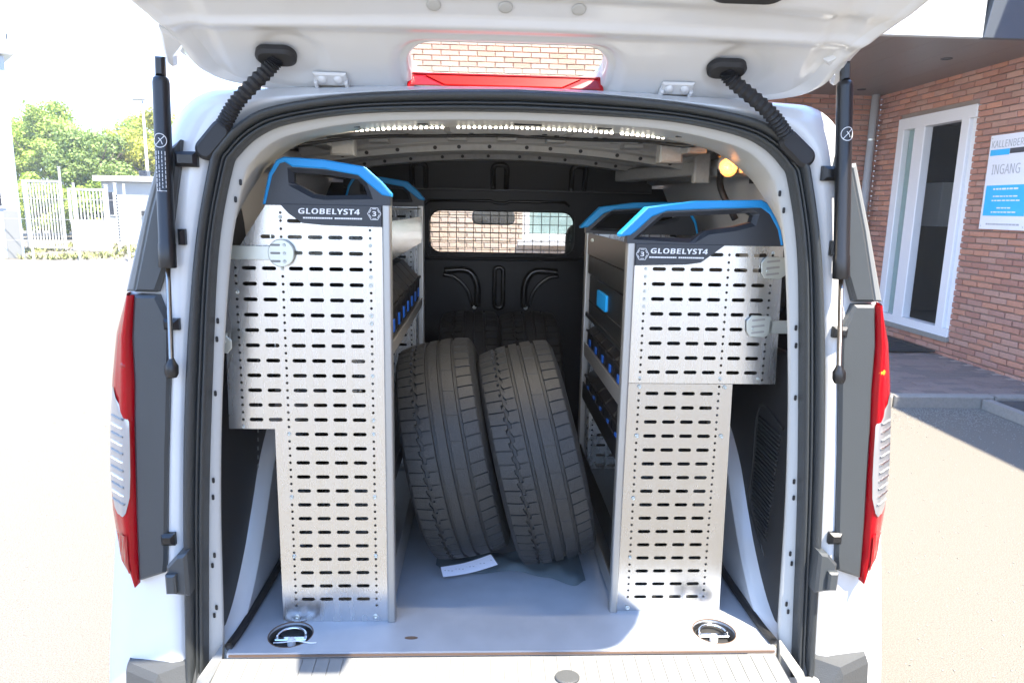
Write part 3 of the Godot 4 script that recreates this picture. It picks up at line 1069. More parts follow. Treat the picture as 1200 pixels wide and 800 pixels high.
	base.xf = turned(at, Vector3(-0.25, -0.5, 1))
	base.lathe([[0.0, -0.03], [0.026, -0.03], [0.026, -0.009], [0.023, -0.006], [0.0, -0.009]], 20)
	part(lamp, "lamp_base", base, M("primer"))
	var om := OmniLight3D.new()
	om.name = "interior_lamp_light"
	om.light_energy = 0.0022
	om.light_color = Color(1.0, 0.62, 0.28)
	om.omni_range = 6.0
	om.omni_attenuation = 2.0
	om.light_size = 0.01
	om.shadow_enabled = true
	om.position = at + Vector3(-0.25, -0.5, 1).normalized() * 0.004
	lamp.add_child(om)

func make_bulkhead(van: Node3D) -> void:
	var z := -1.45
	var b := MB.new()
	# sheet with a rounded window
	var win := round_rect(0.015, 1.478, 0.60, 0.178, 0.05, 8)
	var sr := star_rings(pv([-0.34, 1.36, 0.37, 1.36, 0.37, 1.60, -0.34, 1.60]), win, Vector2(0.015, 1.478))
	b.band(sr[0], z, sr[1], z)
	b.band(win, z, MB.inset(win, 0.006), z - 0.012)
	b.prism(pv([-0.79, 1.60, 0.79, 1.60, 0.79, 1.665, -0.79, 1.665]), z - 0.02, z)
	b.prism(pv([-0.79, 1.36, -0.34, 1.36, -0.34, 1.60, -0.79, 1.60]), z - 0.02, z)
	b.prism(pv([0.37, 1.36, 0.79, 1.36, 0.79, 1.60, 0.37, 1.60]), z - 0.02, z)
	b.prism(pv([-0.79, 0.5, 0.79, 0.5, 0.79, 1.36, -0.79, 1.36]), z - 0.02, z)
	var bh := part(van, "bulkhead", b, M("bulkhead"))
	# tilted upper field, a groove below it
	var up := MB.new()
	up.loft([PackedVector3Array([Vector3(-0.62, 1.652, z + 0.035), Vector3(0.62, 1.652, z + 0.035)]), PackedVector3Array([Vector3(-0.60, 1.80, z + 0.085), Vector3(0.60, 1.80, z + 0.085)])])
	up.box(Vector3(0, 1.648, z + 0.018), Vector3(1.24, 0.006, 0.036), 0.001)
	part(bh, "upper_field", up, M("bulkhead_field"))
	up = MB.new()
	up.smooth(true)
	up.tube([Vector3(-0.30, 1.585, z + 0.004), Vector3(-0.28, 1.602, z + 0.012), Vector3(-0.03, 1.604, z + 0.012), Vector3(-0.015, 1.596, z + 0.012), Vector3(0.03, 1.596, z + 0.012), Vector3(0.045, 1.604, z + 0.012), Vector3(0.27, 1.604, z + 0.012), Vector3(0.29, 1.588, z + 0.004)], 0.006, 8)
	part(bh, "upper_rim", up, M("bulkhead_bead"))
	for x in [-0.318, 0.003, 0.317]:
		var u := MB.new()
		u.smooth(true)
		var pts := []
		for q in [[-0.026, 1.652], [-0.027, 1.70], [-0.027, 1.728], [-0.018, 1.742], [0.0, 1.744], [0.018, 1.742], [0.027, 1.728], [0.027, 1.70], [0.026, 1.652]]:
			pts.append(Vector3(x + q[0], q[1], z + 0.036 + (q[1] - 1.652) * 0.34))
		u.tube(path3(pts, 3), 0.011, 8)
		part(bh, "bead", u, M("bulkhead_bead"))
	for s in [-1, 1]:
		for k in 2:
			var u := MB.new()
			u.smooth(true)
			if k == 0:
				u.tube(path3([Vector3(0.015 + s * 0.235, 1.318, z), Vector3(0.015 + s * 0.15, 1.322, z), Vector3(0.015 + s * 0.115, 1.298, z), Vector3(0.015 + s * 0.098, 1.25, z), Vector3(0.015 + s * 0.098, 1.17, z)], 5), 0.015, 8)
			else:
				u.tube(path3([Vector3(0.015 + s * 0.240, 1.302, z), Vector3(0.015 + s * 0.19, 1.290, z), Vector3(0.015 + s * 0.14, 1.24, z), Vector3(0.015 + s * 0.118, 1.17, z)], 5), 0.009, 8)
			part(bh, "bead", u, M("bulkhead_bead"))
	var mid := MB.new()
	mid.smooth(true)
	var ov := round_rect(0.006, 1.25, 0.036, 0.17, 0.0175, 6)
	var loop := []
	for q in ov:
		loop.append(Vector3(q.x, q.y, z))
	loop.append(loop[0])
	mid.tube(loop, 0.010, 8)
	part(bh, "bead", mid, M("bulkhead_bead"))
	var rail := MB.new()
	rail.smooth(true)
	rail.tube(path3([Vector3(-0.31, 1.42, z + 0.008), Vector3(-0.29, 1.378, z + 0.012), Vector3(-0.24, 1.370, z + 0.014), Vector3(0.29, 1.374, z + 0.014), Vector3(0.345, 1.385, z + 0.012), Vector3(0.37, 1.43, z + 0.008)], 5), 0.007, 8)
	part(bh, "lower_rim", rail, M("bulkhead"))
	for s in [-1, 1]:
		var bolt := MB.new()
		bolt.xf = turned(Vector3(0.013 + s * 0.107, 1.168, z + 0.004), Vector3(0, 0, 1))
		bolt.lathe([[0.0, 0.006], [0.006, 0.005], [0.009, 0.0]], 10)
		part(bh, "bolt", bolt, M("zinc"))
	# welded wire grille over the pane
	var gp := MB.new()
	gp.prism(win, z - 0.02, z - 0.016)
	part(bh, "pane", gp, M("cab_glass"))
	var gr := part(bh, "grille", frame_of(win, 0.006, z - 0.004, z + 0.006), M("bulkhead"))
	for k in 17:
		var x := -0.285 + 0.01 + k * 0.0348
		var w := MB.new()
		w.tube([Vector3(x, 1.386, z + 0.006), Vector3(x, 1.568, z + 0.006)], 0.0015, 5)
		part(gr, "wire", w, M("hose_rubber"))
	for k in 5:
		var y := 1.408 + k * 0.0345
		var w := MB.new()
		w.tube([Vector3(-0.288, y, z + 0.0085), Vector3(0.318, y, z + 0.0085)], 0.0015, 5)
		part(gr, "wire", w, M("hose_rubber"))

func frame_of(p: PackedVector2Array, w: float, z0: float, z1: float) -> MB:
	var mb := MB.new()
	var q := p.duplicate()
	if MB.area(q) < 0:
		q.reverse()
	var o := MB.inset(q, -w)
	mb.band(o, z0, o, z1)
	mb.band(o, z1, q, z1)
	mb.band(q, z1, q, z0)
	mb.band(q, z0, o, z0)
	return mb

func make_load_floor(van: Node3D) -> void:
	var y := 0.559
	# board in the x-z plane; local x = x, local y = -z, local z = up
	var fr := Transform3D(Basis(Vector3(1, 0, 0), Vector3(0, 0, -1), Vector3(0, 1, 0)), Vector3(0, y, 0))
	var f := MB.new()
	f.xf = fr
	f.prism(pv([-0.64, 0.15, 0.64, 0.15, 0.64, 1.45, -0.64, 1.45]), -0.012, 0.0)
	f.prism(pv([-0.44, 0.004, 0.44, 0.004, 0.44, 0.15, -0.44, 0.15]), -0.012, 0.0)
	for s in [-1, 1]:
		f.holecell(minf(s * 0.44, s * 0.60), 0.012, maxf(s * 0.44, s * 0.60), 0.15, s * 0.518, 0.077, 0.0, 0.052, -0.012, 0.0, 12)
		f.prism(pv([s * 0.44, 0.004, s * 0.60, 0.004, s * 0.60, 0.012, s * 0.44, 0.012]), -0.012, 0.0)
		f.prism(pv([s * 0.60, 0.004, s * 0.645, 0.004, s * 0.64, 0.15, s * 0.60, 0.15]), -0.012, 0.0)
	var floor_ := part(van, "load_floor", f, M("floor_board"))
	part(floor_, "board_edge", box_of(Vector3(0, y - 0.0055, -0.0015), Vector3(1.28, 0.005, 0.003)), M("ply_edge"))
	part(floor_, "chip", flat_blob(Vector3(-0.227, y + 0.0006, -0.058), 0.016, 0.006), M("ply_edge"))
	for s in [-1, 1]:
		var c := Vector3(s * 0.518, y - 0.012, -0.077)
		var cup := MB.new()
		cup.smooth(true)
		cup.xf = Transform3D(Basis.IDENTITY, c)
		cup.lathe([[0.055, 0.006], [0.050, 0.004], [0.046, -0.022], [0.03, -0.032], [0.0, -0.034]], 28)
		var cup_node := part(van, "lashing_cup", cup, M("gas_black"))
		var rim := MB.new()
		rim.smooth(true)
		var pts := []
		for k in 29:
			pts.append(c + Vector3(cos(TAU * k / 28.0) * 0.0525, 0.0115, sin(TAU * k / 28.0) * 0.0525))
		rim.tube(pts, 0.0016, 6, false)
		part(cup_node, "rim", rim, M("ply_edge"))
		var d := MB.new()
		d.smooth(true)
		pts = []
		for k in 17:
			var a := PI * k / 16.0
			pts.append(c + Vector3(cos(a) * 0.034, 0.004, -0.004 - sin(a) * 0.034))
		d.tube(pts, 0.0035, 8)
		d.smooth(false)
		d.box(c + Vector3(0, -0.001, 0.0), Vector3(0.075, 0.006, 0.014), 0.002)
		part(cup_node, "lashing_ring", d, M("chrome"))
		var bt := MB.new()
		bt.xf = Transform3D(Basis.IDENTITY, c + Vector3(s * -0.004, 0.003, 0.012))
		bt.smooth(true)
		bt.lathe([[0.0, 0.008], [0.007, 0.006], [0.010, 0.0], [0.010, -0.02]], 14)
		part(cup_node, "bolt", bt, M("print_white"))
		if s < 0:
			var wr := MB.new()
			wr.smooth(true)
			wr.tube(path3([c + Vector3(-0.035, 0.004, 0.022), c + Vector3(-0.012, 0.008, 0.026), c + Vector3(0.022, 0.014, 0.030), c + Vector3(0.055, 0.0155, 0.040), c + Vector3(0.07, 0.0145, 0.038)], 5), 0.0016, 6)
			part(cup_node, "wire", wr, M("print_white"))
	# grooved plastic sill cover
	var sl := MB.new()
	var rows := [[], [], [], []]
	var x := -0.655
	var zs := [[0.0, -0.011], [0.006, -0.011], [0.088, -0.020], [0.135, -0.06]]
	while x < 0.656:
		for g in [[0.0, 0.0], [0.0007, -0.0022], [0.0019, -0.0022], [0.0026, 0.0]]:
			for i in 4:
				rows[i].append(Vector3(x + g[0], y + zs[i][1] + (g[1] if i in [1, 2] else 0.0), zs[i][0]))
		x += 0.0308
	var rr := []
	for r in rows:
		rr.append(PackedVector3Array(r))
	sl.loft(rr)
	var sill := part(van, "sill_cover", sl, M("sill"))
	for s in [-1, 1]:
		var en := MB.new()
		en.loft([PackedVector3Array([Vector3(s * 0.655, y - 0.013, 0.0), Vector3(s * 0.655, y - 0.016, 0.088), Vector3(s * 0.655, y - 0.06, 0.135)]), PackedVector3Array([Vector3(s * 0.662, y + 0.01, -0.03), Vector3(s * 0.70, y - 0.04, 0.03), Vector3(s * 0.70, y - 0.08, 0.10)])])
		part(sill, "end_piece", en, M("sill"))
	var lk := MB.new()
	lk.xf = Transform3D(Basis(Vector3(1, 0, 0), Vector3(0, 0.1, -1).normalized(), Vector3(0, 1, 0.1).normalized()), Vector3(0.135, y - 0.015, 0.072))
	lk.prism(ellipse(0, 0, 0.028, 0.021), -0.004, 0.004, 0.002)
	part(sill, "latch_cover", lk, M("bumper"))
	# body below the sill, and the rear bumper
	var lo := MB.new()
	lo.smooth(true)
	lo.loft([PackedVector3Array([Vector3(-0.74, 0.50, 0.02), Vector3(0, 0.50, 0.03), Vector3(0.74, 0.50, 0.02)]), PackedVector3Array([Vector3(-0.74, 0.45, 0.09), Vector3(0, 0.45, 0.12), Vector3(0.74, 0.45, 0.09)])])
	part(van, "rear_panel", lo, M("paint"))
	var bu := MB.new()
	var sec := []
	for q in [[-0.935, -0.75], [-0.93, -0.16], [-0.875, -0.005], [-0.79, 0.04], [-0.735, 0.05], [-0.4, 0.10], [0.0, 0.11], [0.4, 0.10], [0.735, 0.05], [0.79, 0.04], [0.875, -0.005], [0.93, -0.16], [0.935, -0.75]]:
		sec.append(q)
	var br := []
	for lv in [[0.520, -0.08], [0.514, -0.008], [0.495, 0.0], [0.40, 0.008], [0.30, 0.0], [0.26, -0.05]]:
		var row := PackedVector3Array()
		for q in sec:
			var out := Vector2(q[0], maxf(q[1], -0.02) + 0.4).normalized()
			var cor := 0.022 if absf(q[0]) > 0.76 and lv[0] > 0.45 else -0.10 if lv[0] > 0.35 and absf(q[0]) < 0.76 else 0.0
			row.append(Vector3(q[0] + out.x * lv[1], lv[0] + cor, q[1] + out.y * lv[1]))
		br.append(row)
	bu.loft(br)
	part(van, "rear_bumper", bu, M("bumper"))

func flat_blob(c: Vector3, a: float, b: float) -> MB:
	var mb := MB.new()
	mb.xf = Transform3D(Basis(Vector3(1, 0, 0), Vector3(0, 0, -1), Vector3(0, 1, 0)), c)
	mb.prism(ellipse(0, 0, a, b, 12), -0.0004, 0.0004)
	return mb

func side_frame(x: float) -> Transform3D:
	# local x = z of the scene, local y = up, local z = -x
	return Transform3D(Basis(Vector3(0, 0, 1), Vector3(0, 1, 0), Vector3(-1, 0, 0)), Vector3(x, 0, 0))

func make_side_trims(van: Node3D) -> void:
	for s in [-1, 1]:
		# black plastic lining of the flank behind the opening
		var t := MB.new()
		t.xf = side_frame(s * 0.69)
		t.prism(pv([-0.075, 0.572, -0.13, 0.566, -0.26, 0.62, -0.345, 0.69, -0.44, 0.755, -0.535, 0.86, -0.58, 0.98, -0.60, 1.235, -0.075, 1.245]), -0.012, 0.012, 0.005)
		var lining := part(van, "side_lining", t, M("cover_trim"))
		if s > 0:
			# ribbed grille pressed into the lining
			for k in 27:
				var y := 0.752 + k * 0.0112
				var r := MB.new()
				r.xf = side_frame(0.676)
				var z0 := -0.185 - 0.03 * (1.0 - k / 26.0)
				var z1 := -0.295 if k > 5 else -0.245 - 0.01 * k
				r.prism(pv([z1, y, z0 + 0.03, y - 0.008, z0 + 0.03, y - 0.0025, z1, y + 0.0055]), -0.003, 0.004, 0.0015)
				part(lining, "rib", r, M("cover_trim"))
			var fr := MB.new()
			fr.smooth(true)
			fr.tube(path3([Vector3(0.678, 1.06, -0.145), Vector3(0.678, 1.075, -0.30), Vector3(0.678, 0.9, -0.315), Vector3(0.678, 0.79, -0.31), Vector3(0.678, 0.70, -0.19)], 5), 0.004, 6)
			part(lining, "groove", fr, M("cover_trim"))
		else:
			# row of slots along the lining
			for k in 20:
				var y := 0.70 + k * 0.024
				part(lining, "slot", box_of(Vector3(-0.6765, y, -0.36 - 0.004 * k), Vector3(0.003, 0.010, 0.004)), M("sill"))
		# body-coloured wheel arch behind the lining
		var a := MB.new()
		a.smooth(true)
		var pr := curve([-0.045, 0.556, -0.15, 0.60, -0.25, 0.685, -0.33, 0.78, -0.42, 0.89, -0.56, 0.98, -0.80, 1.02, -1.02, 0.96, -1.2, 0.75, -1.28, 0.556], 4)
		var r0 := PackedVector3Array()
		var r1 := PackedVector3Array()
		var r2 := PackedVector3Array()
		for q in pr:
			r0.append(Vector3(s * 0.785, q.y, q.x))
			r1.append(Vector3(s * 0.652, q.y, q.x))
			r2.append(Vector3(s * 0.640, q.y - 0.012 if q.y > 0.57 else q.y, q.x - 0.008))
		a.loft([r0, r1, r2])
		a.smooth(false)
		var side := PackedVector2Array()
		for q in r2:
			side.append(Vector2(q.z, q.y))
		a.xf = side_frame(s * 0.640)
		a.cap(side, 0.0, s > 0)
		a.xf = Transform3D.IDENTITY
		part(van, "wheel_arch", a, M("paint"))
		var g := MB.new()
		g.smooth(true)
		g.tube(path3([Vector3(s * 0.645, 0.566, -0.02), Vector3(s * 0.638, 0.566, -0.10), Vector3(s * 0.632, 0.57, -0.28), Vector3(s * 0.630, 0.575, -0.5), Vector3(s * 0.63, 0.575, -1.2)], 4), 0.011, 6)
		part(van, "floor_seal", g, M("hose_rubber"))
		# round dark cover high on the inside of the corner post
		var ov := MB.new()
		ov.xf = side_frame(s * 0.70)
		ov.prism(ellipse(-0.33, 1.46, 0.075, 0.14), -0.02, 0.02, 0.008)
		part(van, "post_cover", ov, M("cover_trim"))
		part(van, "post_slot", box_of(Vector3(s * 0.655, 1.68, -0.42), Vector3(0.012, 0.05, 0.03), 0.003), M("cab_dark"))
		# dark flank between lining and rack
		var fl := MB.new()
		fl.xf = side_frame(s * 0.755)
		fl.prism(pv([-0.3, 0.9, -1.44, 0.9, -1.44, 1.40, -0.3, 1.40]), -0.008, 0.008, 0.003)
		part(van, "flank_board", fl, M("cover_trim"))

func make_rear_trim(van: Node3D) -> void:
	var lows := pv([0.737, 1.388, 0.714, 1.33, 0.722, 1.22, 0.738, 1.05, 0.75, 0.90, 0.758, 0.80, 0.763, 0.768, 0.822, 0.748, 0.816, 0.90, 0.805, 1.10, 0.797, 1.20, 0.794, 1.30, 0.783, 1.388])
	var ups := pv([0.737, 1.394, 0.714, 1.45, 0.693, 1.55, 0.676, 1.64, 0.670, 1.70, 0.700, 1.675, 0.742, 1.545, 0.783, 1.394])
	var strips := pv([0.785, 1.394, 0.803, 1.394, 0.758, 1.545, 0.713, 1.685, 0.702, 1.677, 0.744, 1.545])
	var inner := [[1.388, 0.784], [1.30, 0.795], [1.20, 0.798], [1.10, 0.806], [1.0, 0.811], [0.90, 0.817], [0.80, 0.822], [0.755, 0.8235], [0.738, 0.825]]
	var outer := [[1.388, 0.815], [1.30, 0.846], [1.20, 0.863], [1.10, 0.875], [1.0, 0.884], [0.90, 0.887], [0.80, 0.880], [0.755, 0.852], [0.738, 0.834]]
	for s in [-1, 1]:
		for q in [["lower_trim", lows, 0.012], ["upper_trim", ups, 0.010]]:
			var t := MB.new()
			t.prism(mirror(q[1], s), -0.03, q[2], 0.006)
			part(van, q[0], t, M("trim"))
		var st := MB.new()
		st.prism(mirror(strips, s), -0.05, 0.0, 0.004)
		part(van, "trim_strip", st, M("strip_grey"))
		# tail lamp: red housing wrapping round the corner
		var l := MB.new()
		l.smooth(true)
		var rows := []
		for i in inner.size():
			var row := PackedVector3Array()
			var xi: float = inner[i][1]
			var xo: float = outer[i][1]
			for k in 9:
				var t := k / 8.0
				row.append(Vector3(s * lerpf(xi, xo, t), inner[i][0], lerpf(0.016, -0.034, t * t) + 0.006 * sin(PI * minf(t * 2.0, 1.0)) - (0.02 if k == 0 else 0.0)))
			row.append(Vector3(s * (xo + 0.006), inner[i][0], -0.14))
			row.append(Vector3(s * (xo + 0.006), inner[i][0], -0.30 if i < 6 else -0.2))
			rows.append(row)
		l.loft(rows)
		var lamp := part(van, "tail_lamp", l, M("red_lens"))
		# clear reversing and indicator section, a little proud of the red
		var c := MB.new()
		c.smooth(true)
		rows = []
		for q in [[1.185, 0.82, 0.92], [1.165, 0.62, 0.93], [1.12, 0.05, 0.96], [1.06, 0.04, 0.96], [1.0, 0.05, 0.96], [0.95, 0.08, 0.93], [0.915, 0.20, 0.76], [0.905, 0.32, 0.6]]:
			var xi: float = interp(inner, q[0])
			var xo: float = interp(outer, q[0])
			var row := PackedVector3Array()
			for k in 7:
				var t := lerpf(q[1], q[2], k / 6.0)
				row.append(Vector3(s * lerpf(xi, xo, t), q[0], lerpf(0.0165, -0.0335, t * t) + 0.006 * sin(PI * minf(t * 2.0, 1.0)) + 0.003))
			rows.append(row)
		c.loft(rows)
		var cl := part(lamp, "clear_lens", c, M("clear_lens"))
		for k in 11:
			var y := 0.935 + k * 0.019
			var xi: float = interp(inner, y)
			var xo: float = interp(outer, y)
			var r := MB.new()
			var p := []
			for j in 5:
				var t := lerpf(0.24, 0.84, j / 4.0)
				p.append(Vector3(s * lerpf(xi, xo, t), y, lerpf(0.0165, -0.0335, t * t) + 0.006 * sin(PI * minf(t * 2.0, 1.0)) + 0.0035))
			r.tube(p, 0.0022, 6)
			part(cl, "lens_rib", r, M("reflector") if k % 2 else M("strip_grey"))
		# reflex reflector low down
		var rf := MB.new()
		rows = []
		for i in 5:
			var y := 0.865 - i * 0.022
			var row := PackedVector3Array()
			for k in 6:
				var t := lerpf(0.2, 0.74, k / 5.0)
				row.append(Vector3(s * lerpf(interp(inner, y), interp(outer, y), t), y - 0.012 * t, lerpf(0.0165, -0.0335, t * t) + 0.006 * sin(PI * minf(t * 2.0, 1.0)) + 0.003 + (0.0012 if (i + k) % 2 else 0.0)))
			rows.append(row)
		rf.loft(rows)
		part(lamp, "reflex_reflector", rf, M("red_dark"))
		var bl := MB.new()
		bl.smooth(true)
		bl.xf = turned(Vector3(s * 0.812, 1.24, 0.016), Vector3(s * 0.3, 0, 1))
		bl.lathe([[0.0, 0.003], [0.006, 0.002], [0.009, -0.001]], 14)
		part(lamp, "bulb_spot", bl, M("red_dark") if s < 0 else M("amber"))
		# rubber stops and clips on the white pillar
		for q in [[1.662, 0.659, 0.044, 0.030], [1.508, 0.678, 0.014, 0.032], [1.328, 0.711, 0.032, 0.024], [0.848, 0.751, 0.030, 0.028]]:
			part(van, "rubber_stop", box_of(Vector3(s * q[1], q[0], 0.006), Vector3(q[2], q[3], 0.024), 0.007), M("gas_black"))
		var cp := MB.new()
		cp.prism(mirror(pv([0.745, 0.80, 0.722, 0.825, 0.700, 0.83, 0.700, 0.73, 0.742, 0.735]), s), -0.01, 0.045, 0.006)
		cp.box(Vector3(s * 0.732, 0.765, 0.048), Vector3(0.022, 0.045, 0.02), 0.004)
		part(van, "door_wedge", cp, M("trim"))

func mirror(p: PackedVector2Array, s: int) -> PackedVector2Array:
	var r := PackedVector2Array()
	for q in p:
		r.append(Vector2(q.x * s, q.y))
	return r

func interp(list: Array, y: float) -> float:
	for i in list.size() - 1:
		if y <= list[i][0] and y >= list[i + 1][0]:
			return lerpf(list[i + 1][1], list[i][1], (y - list[i + 1][0]) / (list[i][0] - list[i + 1][0]))
	return list[0][1] if y > list[0][0] else list[-1][1]

func make_tailgate(van: Node3D) -> void:
	# the open tailgate in its own frame: local x = x, local y = outward from the hinges, local z = towards its inner side
	var tilt := deg_to_rad(32.0)
	var fr := Transform3D(Basis(Vector3(1, 0, 0), Vector3(0, sin(tilt), cos(tilt)), Vector3(0, -cos(tilt), sin(tilt))), Vector3(0, 1.84, -0.02))
	# outline of the door, half: from the hinge edge outwards
	var half := [0.0, -0.085, 0.26, -0.083, 0.42, -0.062, 0.54, -0.036, 0.605, -0.020, 0.645, 0.01, 0.655, 0.06, 0.672, 0.12, 0.712, 0.20, 0.745, 0.30, 0.765, 0.45, 0.77, 0.62, 0.75, 0.78, 0.70, 0.87, 0.55, 0.895, 0.30, 0.90, 0.0, 0.902]
	var hc := curve(half, 10)
	var outline := PackedVector2Array()
	for q in hc:
		outline.append(q)
	for i in range(hc.size() - 2, 0, -1):
		outline.append(Vector2(-hc[i].x, hc[i].y))
	var n := outline.size()
	# light opening near the hinges
	var hole := PackedVector2Array()
	var wide := round_rect(-0.02, 0.011, 0.395, 0.148, 0.058, 8)
	# resample the opening so that its points face the outline's points
	var c := Vector2(-0.02, 0.011)
	for q in outline:
		var t := (q - c)
		if t.y > 0:
			t.y *= 0.30
		hole.append(ray_out(wide, c, t.normalized()))
	var grown := func(off: float) -> PackedVector2Array:
		var r := PackedVector2Array()
		for q in hole:
			r.append(c + (q - c) * (1.0 + off))
		return r
	var rowof := func(p: PackedVector2Array, z: float) -> PackedVector3Array:
		var r := PackedVector3Array()
		for q in p:
			r.append(Vector3(q.x, q.y, z))
		return r
	var tg := MB.new()
	tg.smooth(true)
	tg.xf = fr
	var rows := [rowof.call(hole, -0.055), rowof.call(hole, -0.006), rowof.call(grown.call(0.03), -0.001), rowof.call(grown.call(0.07), -0.004), rowof.call(grown.call(0.10), -0.004), rowof.call(grown.call(0.14), 0.004), rowof.call(grown.call(0.22), 0.006)]
	var start: PackedVector2Array = grown.call(0.22)
	var inner := PackedVector2Array()
	for i in n:
		inner.append(c + (outline[i] - c) * (1.0 - 0.05 / maxf(0.25, (outline[i] - c).length())))
	# pressed inner panel: shallow steps between the light opening and the rim
	for st in 110:
		var t := (st + 1) / 110.0
		var row := PackedVector3Array()
		for i in n:
			var p := start[i].lerp(inner[i], t)
			row.append(Vector3(p.x, p.y, panel_height(p)))
		rows.append(row)
	for e in [[0.30, 0.012], [0.62, 0.010], [0.80, 0.002], [1.0, -0.008]]:
		var row := PackedVector3Array()
		for i in n:
			var p := inner[i].lerp(outline[i], e[0])
			row.append(Vector3(p.x, p.y, lerpf(panel_height(inner[i]), 0.0, e[0]) + e[1]))
		rows.append(row)
	rows.append(rowof.call(outline, -0.022))
	tg.loft(rows, true)
	var gate := part(van, "tailgate", tg, M("paint"))
	# outer skin with its own lip
	var sk := MB.new()
	sk.smooth(true)
	sk.xf = fr
	var big := PackedVector2Array()
	for q in outline:
		big.append(c + (q - c) * (1.0 + 0.022 / (q - c).length()))
	rows = [rowof.call(outline, -0.022), rowof.call(big, -0.026), rowof.call(big, -0.034)]
	for st in 12:
		var t := st / 12.0
		var row := PackedVector3Array()
		for i in n:
			var p := big[i].lerp(hole[i], t)
			row.append(Vector3(p.x, p.y, -0.036 - 0.03 * sin(PI * t * 0.7)))
		rows.append(row)
	rows.append(rowof.call(hole, -0.055))
	sk.loft(rows, true)
	part(gate, "outer_skin", sk, M("paint"))
	var pane := MB.new()
	pane.xf = fr
	pane.prism(wide, -0.050, -0.046)
	part(gate, "tailgate_window", pane, M("tailgate_glass"))
	# corner horns beside the struts
	for s in [-1, 1]:
		var h := MB.new()
		h.xf = fr
		h.xf = fr * Transform3D(Basis.IDENTITY, Vector3(-0.028 if s > 0 else 0.0, 0, 0))
		h.prism(mirror(pv([0.628, 0.075, 0.668, 0.11, 0.682, 0.055, 0.690, 0.015, 0.682, 0.003, 0.672, 0.010, 0.664, 0.035]), s), -0.02, 0.008, 0.006)
		part(gate, "corner_horn", h, M("paint"))
	# high brake lamp standing across the near edge of the opening, facing outward
	var lf := fr * Transform3D(Basis(Vector3(1, 0, 0), Vector3(0, 0, -1), Vector3(0, 1, 0)), Vector3(-0.022, -0.022, -0.008))
	var br := MB.new()
	br.xf = lf
	br.prism(round_rect(0, 0, 0.405, 0.040, 0.004, 3), -0.028, 0.0, 0.003)
	var lamp := part(gate, "high_brake_lamp", br, M("red_lens"))
	var li := MB.new()
	li.xf = lf
	li.prism(pv([-0.125, -0.015, 0.115, -0.015, 0.155, 0.008, -0.165, 0.008]), -0.0005, 0.003, 0.0012)
	part(lamp, "bright_lens", li, M("red_bright"))
	var ed := MB.new()
	ed.xf = lf
	ed.box(Vector3(0, 0.0125, 0.001), Vector3(0.385, 0.0022, 0.004), 0.0006)
	part(lamp, "lens_edge", ed, M("red_dark"))
	for s in [-1, 1]:
		var dk := MB.new()
		dk.xf = lf
		dk.prism(pv([s * 0.196, -0.017, s * 0.132, -0.0155, s * 0.172, 0.006, s * 0.190, 0.004]), -0.0005, 0.0022, 0.0008)
		part(lamp, "lens_end", dk, M("red_dark"))
	var bs := MB.new()
	bs.xf = lf
	bs.box(Vector3(0, -0.0235, -0.004), Vector3(0.375, 0.007, 0.02), 0.002)
	part(lamp, "lamp_gasket", bs, M("rubber"))
	# hinges
	for x in [-0.375, 0.328]:
		var hg := MB.new()
		hg.xf = fr
		hg.box(Vector3(x, -0.006, 0.012), Vector3(0.066, 0.034, 0.008), 0.003)
		for s in [-1, 1]:
			hg.box(Vector3(x + s * 0.030, -0.036, 0.014), Vector3(0.007, 0.056, 0.016), 0.002)
		hg.box(Vector3(x, -0.052, 0.012), Vector3(0.066, 0.012, 0.010), 0.003)
		var hinge := part(gate, "hinge", hg, M("paint"))
		for s in [-1, 1]:
			var bo := MB.new()
			bo.smooth(true)
			bo.xf = fr * turned(Vector3(x + s * 0.016, -0.004, 0.016), Vector3(0, 0, 1))
			bo.lathe([[0.0, 0.006], [0.008, 0.005], [0.010, 0.0]], 12)
			part(hinge, "bolt", bo, M("paint"))
	# three drain plugs and the dark grip recess
	for x in [-0.158, -0.031, 0.10]:
		var pl := MB.new()
		pl.smooth(true)
		pl.xf = fr * turned(Vector3(x, 0.188, panel_height(Vector2(x, 0.188)) + 0.002), Vector3(0, 0, 1))
		pl.lathe([[0.0, 0.0012], [0.009, 0.0012], [0.012, 0.0008], [0.013, 0.0]], 18)
		part(gate, "plug", pl, M("inner_paint"))
	for x in [0.385, -0.385]:
		var gp := MB.new()
		gp.xf = fr
		gp.prism(round_rect(x, 0.265, 0.15, 0.085, 0.04, 8), 0.0, panel_height(Vector2(x, 0.24)) + 0.010, 0.004)
		part(gate, "grip_recess", gp, M("gas_black"))
	var lt := MB.new()
	lt.xf = fr
	lt.box(Vector3(0.03, 0.88, 0.02), Vector3(0.10, 0.07, 0.07), 0.01)
	part(gate, "latch", lt, M("gas_black"))
	# cable boots from the tailgate to the roof corner
	for s in [-1, 1]:
		var gx: float = -0.468 if s < 0 else 0.413
		var gu := 0.052
		var g0 := fr * Vector3(gx, gu, 0.014)
		var bt := MB.new()
		bt.xf = fr
		bt.prism(round_rect(gx, gu, 0.078, 0.046, 0.022, 8), 0.0, 0.022, 0.006)
		var boot := part(gate, "cable_boot", bt, M("hose_rubber"))
		var e: Vector3 = Vector3(-0.598, 1.703, 0.014) if s < 0 else Vector3(0.572, 1.712, 0.014)
		var a: Vector3 = fr * Vector3(gx - s * -0.012, gu - 0.012, 0.028)
		var path := path3([g0, a, a.lerp(e, 0.5) + Vector3(0, 0.004, 0.02), e + (a - e).normalized() * 0.035 + Vector3(0, 0, 0.012)], 15)
		var ho := MB.new()
		var rr := []
		var up := Vector3(0, 0, 1)
